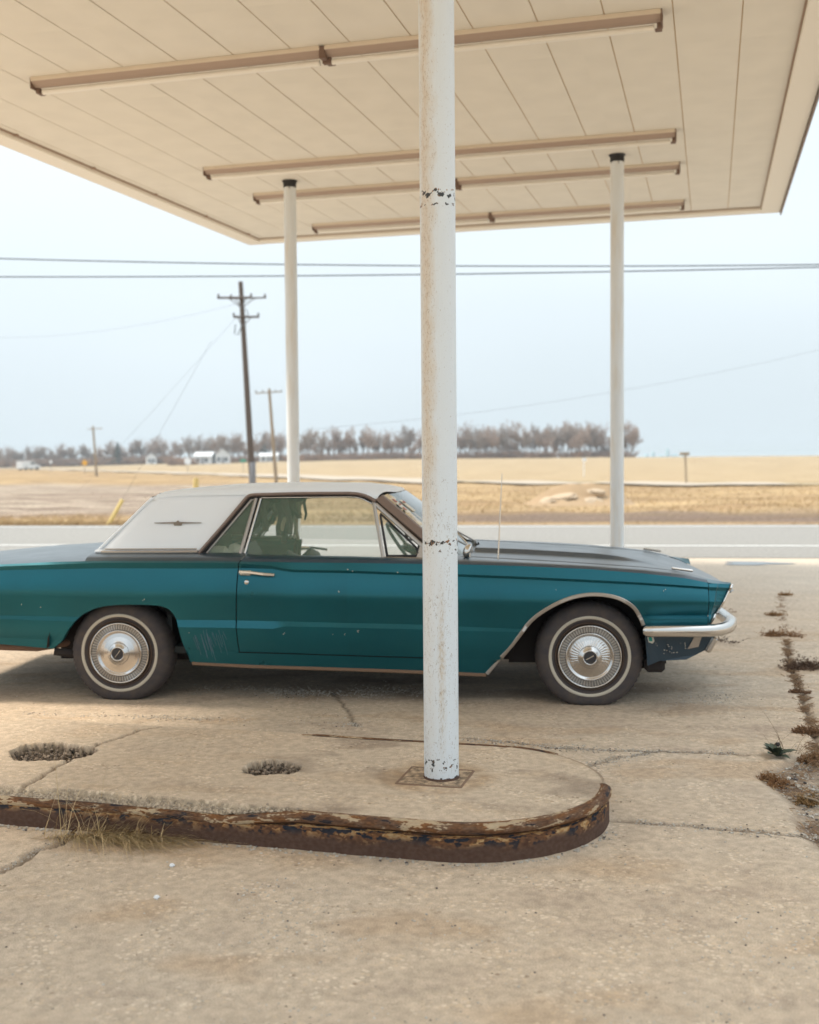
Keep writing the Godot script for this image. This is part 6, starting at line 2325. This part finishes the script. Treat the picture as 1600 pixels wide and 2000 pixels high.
# ---------------------------------------------------------------- the scene
func _ready() -> void:
	rng.seed = 2024
	# camera: eye height, pitched down 2.63 degrees, rolled slightly clockwise
	var pitch := deg_to_rad(2.6285)
	var roll := deg_to_rad(0.4698)
	var fw := Vector3(0, -sin(pitch), -cos(pitch))
	var rt := Vector3.RIGHT
	var up := rt.cross(fw)
	var cr := rt * cos(roll) - up * sin(roll)
	var cu := rt * sin(roll) + up * cos(roll)
	var cam := Camera3D.new()
	cam.name = "camera"
	cam.transform = Transform3D(Basis(cr, cu, -fw), EYE)
	cam.near = 0.05
	cam.far = 5000.0
	var lens := CameraAttributesPhysical.new()
	lens.frustum_focal_length = 26.4
	lens.frustum_focus_distance = 5.0
	lens.exposure_aperture = 1.55
	cam.attributes = lens
	cam.fov = 48.89
	add_child(cam)
	cam.current = true
	# bright thin overcast
	var env := Environment.new()
	env.background_mode = Environment.BG_SKY
	var sky := ProceduralSkyMaterial.new()
	sky.sky_energy_multiplier = 1.55
	sky.sky_horizon_color = Color(0.444, 0.470, 0.484)
	sky.sky_top_color = Color(0.945, 0.975, 1.0)
	sky.sky_curve = 3.0
	sky.ground_horizon_color = Color(0.62, 0.58, 0.52)
	sky.ground_bottom_color = Color(0.55, 0.50, 0.42)
	sky.sun_angle_max = 1.0
	sky.sky_cover = cloud_cover()
	sky.sky_cover_modulate = Color(1, 1, 1, 0.03)
	env.sky = Sky.new()
	env.sky.sky_material = sky
	env.tonemap_mode = Environment.TONE_MAPPER_LINEAR
	env.tonemap_exposure = 1.68
	env.sdfgi_enabled = true
	env.ssao_enabled = true
	env.ssil_enabled = true
	env.fog_enabled = true
	env.fog_density = 0.0005
	env.fog_light_color = Color(0.86, 0.91, 0.94)
	var we := WorldEnvironment.new()
	we.name = "environment"
	we.environment = env
	add_child(we)
	var sun := DirectionalLight3D.new()
	sun.name = "sun"
	sun.light_energy = 0.85
	sun.light_angular_distance = 9.0
	sun.light_color = Color(1.0, 0.955, 0.89)
	sun.shadow_enabled = true
	var sd := Vector3(0.70, -0.84, 0.16).normalized()
	sun.basis = Basis.looking_at(sd, Vector3.UP)
	add_child(sun)
	make_materials()
	build_ground()
	build_canopy()
	build_island()
	build_car()
	build_details()
	build_background()

func cloud_cover() -> ImageTexture:
	var n := noise(0.012, 51, 4)
	var im := Image.create(512, 256, false, Image.FORMAT_RGBA8)
	for y in 256:
		for x in 512:
			var t := TAU * x / 512.0
			var v := clampf(0.5 + n.get_noise_3d(cos(t) * 60.0, y * 3.0, sin(t) * 60.0) * 1.2, 0.0, 1.0)
			im.set_pixel(x, y, Color(1, 1, 1, v * v))
	return ImageTexture.create_from_image(im)
